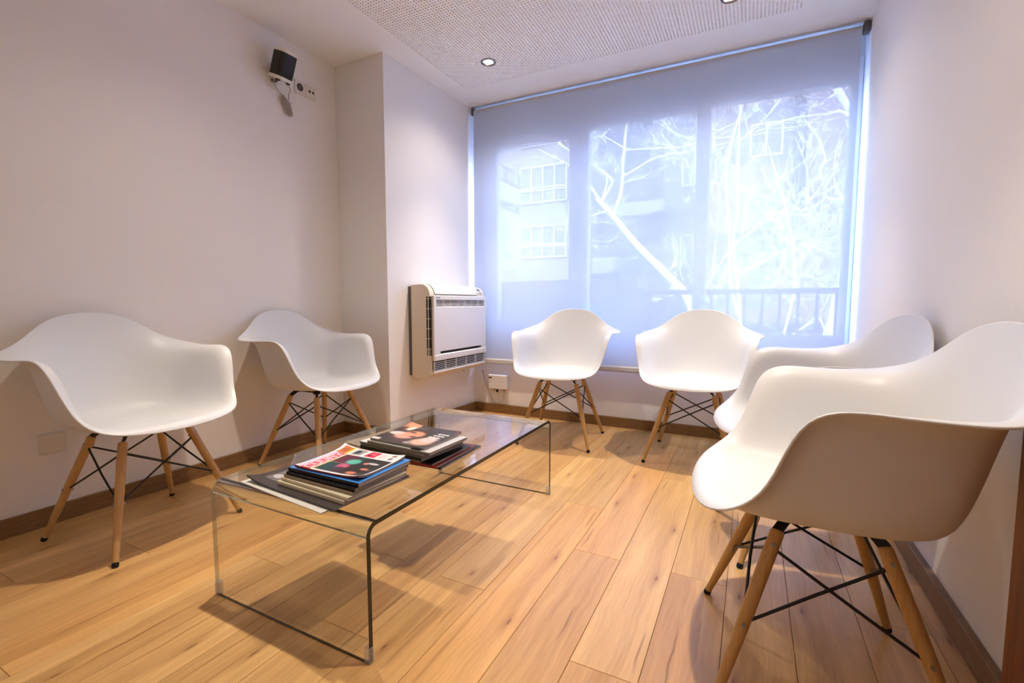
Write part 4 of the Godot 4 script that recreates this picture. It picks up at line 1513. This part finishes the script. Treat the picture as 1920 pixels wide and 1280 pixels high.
func add_magazines() -> void:
	var cv := covers()
	var flat := func(c: Color, rough := 0.35) -> StandardMaterial3D: return mat(c, rough)
	var cream: Material = flat.call(Color(0.80, 0.76, 0.66))
	var tan_: Material = flat.call(Color(0.56, 0.50, 0.42))
	var navy: Material = flat.call(Color(0.055, 0.06, 0.10))
	var blue: Material = flat.call(Color(0.26, 0.54, 0.86))
	var black: Material = flat.call(Color(0.03, 0.028, 0.03))
	var white: Material = flat.call(Color(0.85, 0.84, 0.82))
	var wine: Material = flat.call(Color(0.38, 0.05, 0.10))
	var red: Material = flat.call(Color(0.70, 0.14, 0.12))
	var slate: Material = flat.call(Color(0.20, 0.19, 0.20))
	var grey: Material = flat.call(Color(0.50, 0.48, 0.45))
	var green: Material = flat.call(Color(0.33, 0.36, 0.33))
	var brown: Material = flat.call(Color(0.17, 0.09, 0.08))
	var g1 := "magazines in the nearer pile"
	var g2 := "magazines in the farther pile"
	var y := 0.3534
	# [label, x, z, w, d, th, yaw, cover, spine, lift, words]
	for q: Array in [
		["thin white-edged magazine at the very bottom of the nearer pile", -1.118, -0.958, 0.385, 0.285, 0.0035, -6.0, white, white, Vector4(0, 0, 0, 0), ""],
		["wide dark grey magazine with curled left end near the bottom of the nearer pile", -1.104, -0.966, 0.388, 0.272, 0.0055, -4.5, cv.dark, slate, Vector4(0.014, 0, 0.0, 0), ""],
		["thick cream magazine lying on the wide dark grey one in the nearer pile", -1.048, -0.958, 0.280, 0.212, 0.0110, -3.0, cream, cream, Vector4.ZERO, ""],
		["cream magazine with dark letters on its spine in the nearer pile", -1.038, -0.964, 0.285, 0.212, 0.0085, -4.0, cream, cream, Vector4.ZERO, ""],
		["tan-spined magazine with brown cover under the navy one in the nearer pile", -1.038, -0.972, 0.276, 0.208, 0.0085, -1.5, brown, tan_, Vector4.ZERO, ""],
		["navy magazine directly under the bright blue one in the nearer pile", -1.034, -0.976, 0.272, 0.208, 0.0080, -1.0, navy, navy, Vector4.ZERO, ""],
		["thick bright blue magazine with black spine second from top of the nearer pile", -1.032, -0.984, 0.272, 0.210, 0.0110, 0.0, blue, black, Vector4.ZERO, ""],
		["colourful magazine with pink title band on top of the nearer pile", -1.030, -0.985, 0.240, 0.196, 0.0060, 2.0, cv.tv, wine, Vector4(0.004, 0.009, 0.014, 0.006), ""],
	]:
		magazine(q[0], Vector3(q[1], y, q[2]), q[3], q[4], q[5], q[6], q[7], q[8], g1, q[9], q[10])
		y += q[5] + 0.0004
	y = 0.3534
	for q: Array in [
		["slate magazine at the very bottom of the farther pile", -1.010, -1.318, 0.292, 0.262, 0.0060, 2.0, slate, black, Vector4.ZERO, ""],
		["wine red magazine second from the bottom of the farther pile", -1.014, -1.304, 0.284, 0.246, 0.0065, 1.0, wine, red, Vector4.ZERO, ""],
		["thin black magazine third from the bottom of the farther pile", -1.020, -1.290, 0.276, 0.220, 0.0060, -1.0, black, brown, Vector4.ZERO, ""],
		["olive tan magazine sticking out to the left of the farther pile", -1.098, -1.300, 0.372, 0.225, 0.0060, -6.0, tan_, tan_, Vector4(0.003, 0, 0.002, 0), ""],
		["black thick magazine in the middle of the farther pile", -1.046, -1.282, 0.276, 0.222, 0.0115, -3.0, black, black, Vector4.ZERO, ""],
		["grey green magazine above the thick black one in the farther pile", -1.040, -1.278, 0.282, 0.218, 0.0090, -4.0, grey, green, Vector4.ZERO, ""],
		["pale grey magazine with light spine in the farther pile", -1.034, -1.272, 0.296, 0.214, 0.0065, -4.0, white, grey, Vector4.ZERO, ""],
		["white magazine with black stripe just below the top of the farther pile", -1.006, -1.262, 0.272, 0.200, 0.0090, -3.0, cv.stripe, grey, Vector4.ZERO, ""],
		["dark magazine with two faces on its cover on top of the farther pile", -1.018, -1.272, 0.232, 0.205, 0.0095, -2.0, cv.portrait, grey, Vector4(0.0, 0.0, 0.012, 0.003), ""],
	]:
		magazine(q[0], Vector3(q[1], y, q[2]), q[3], q[4], q[5], q[6], q[7], q[8], g2, q[9], q[10])
		y += q[5] + 0.0004
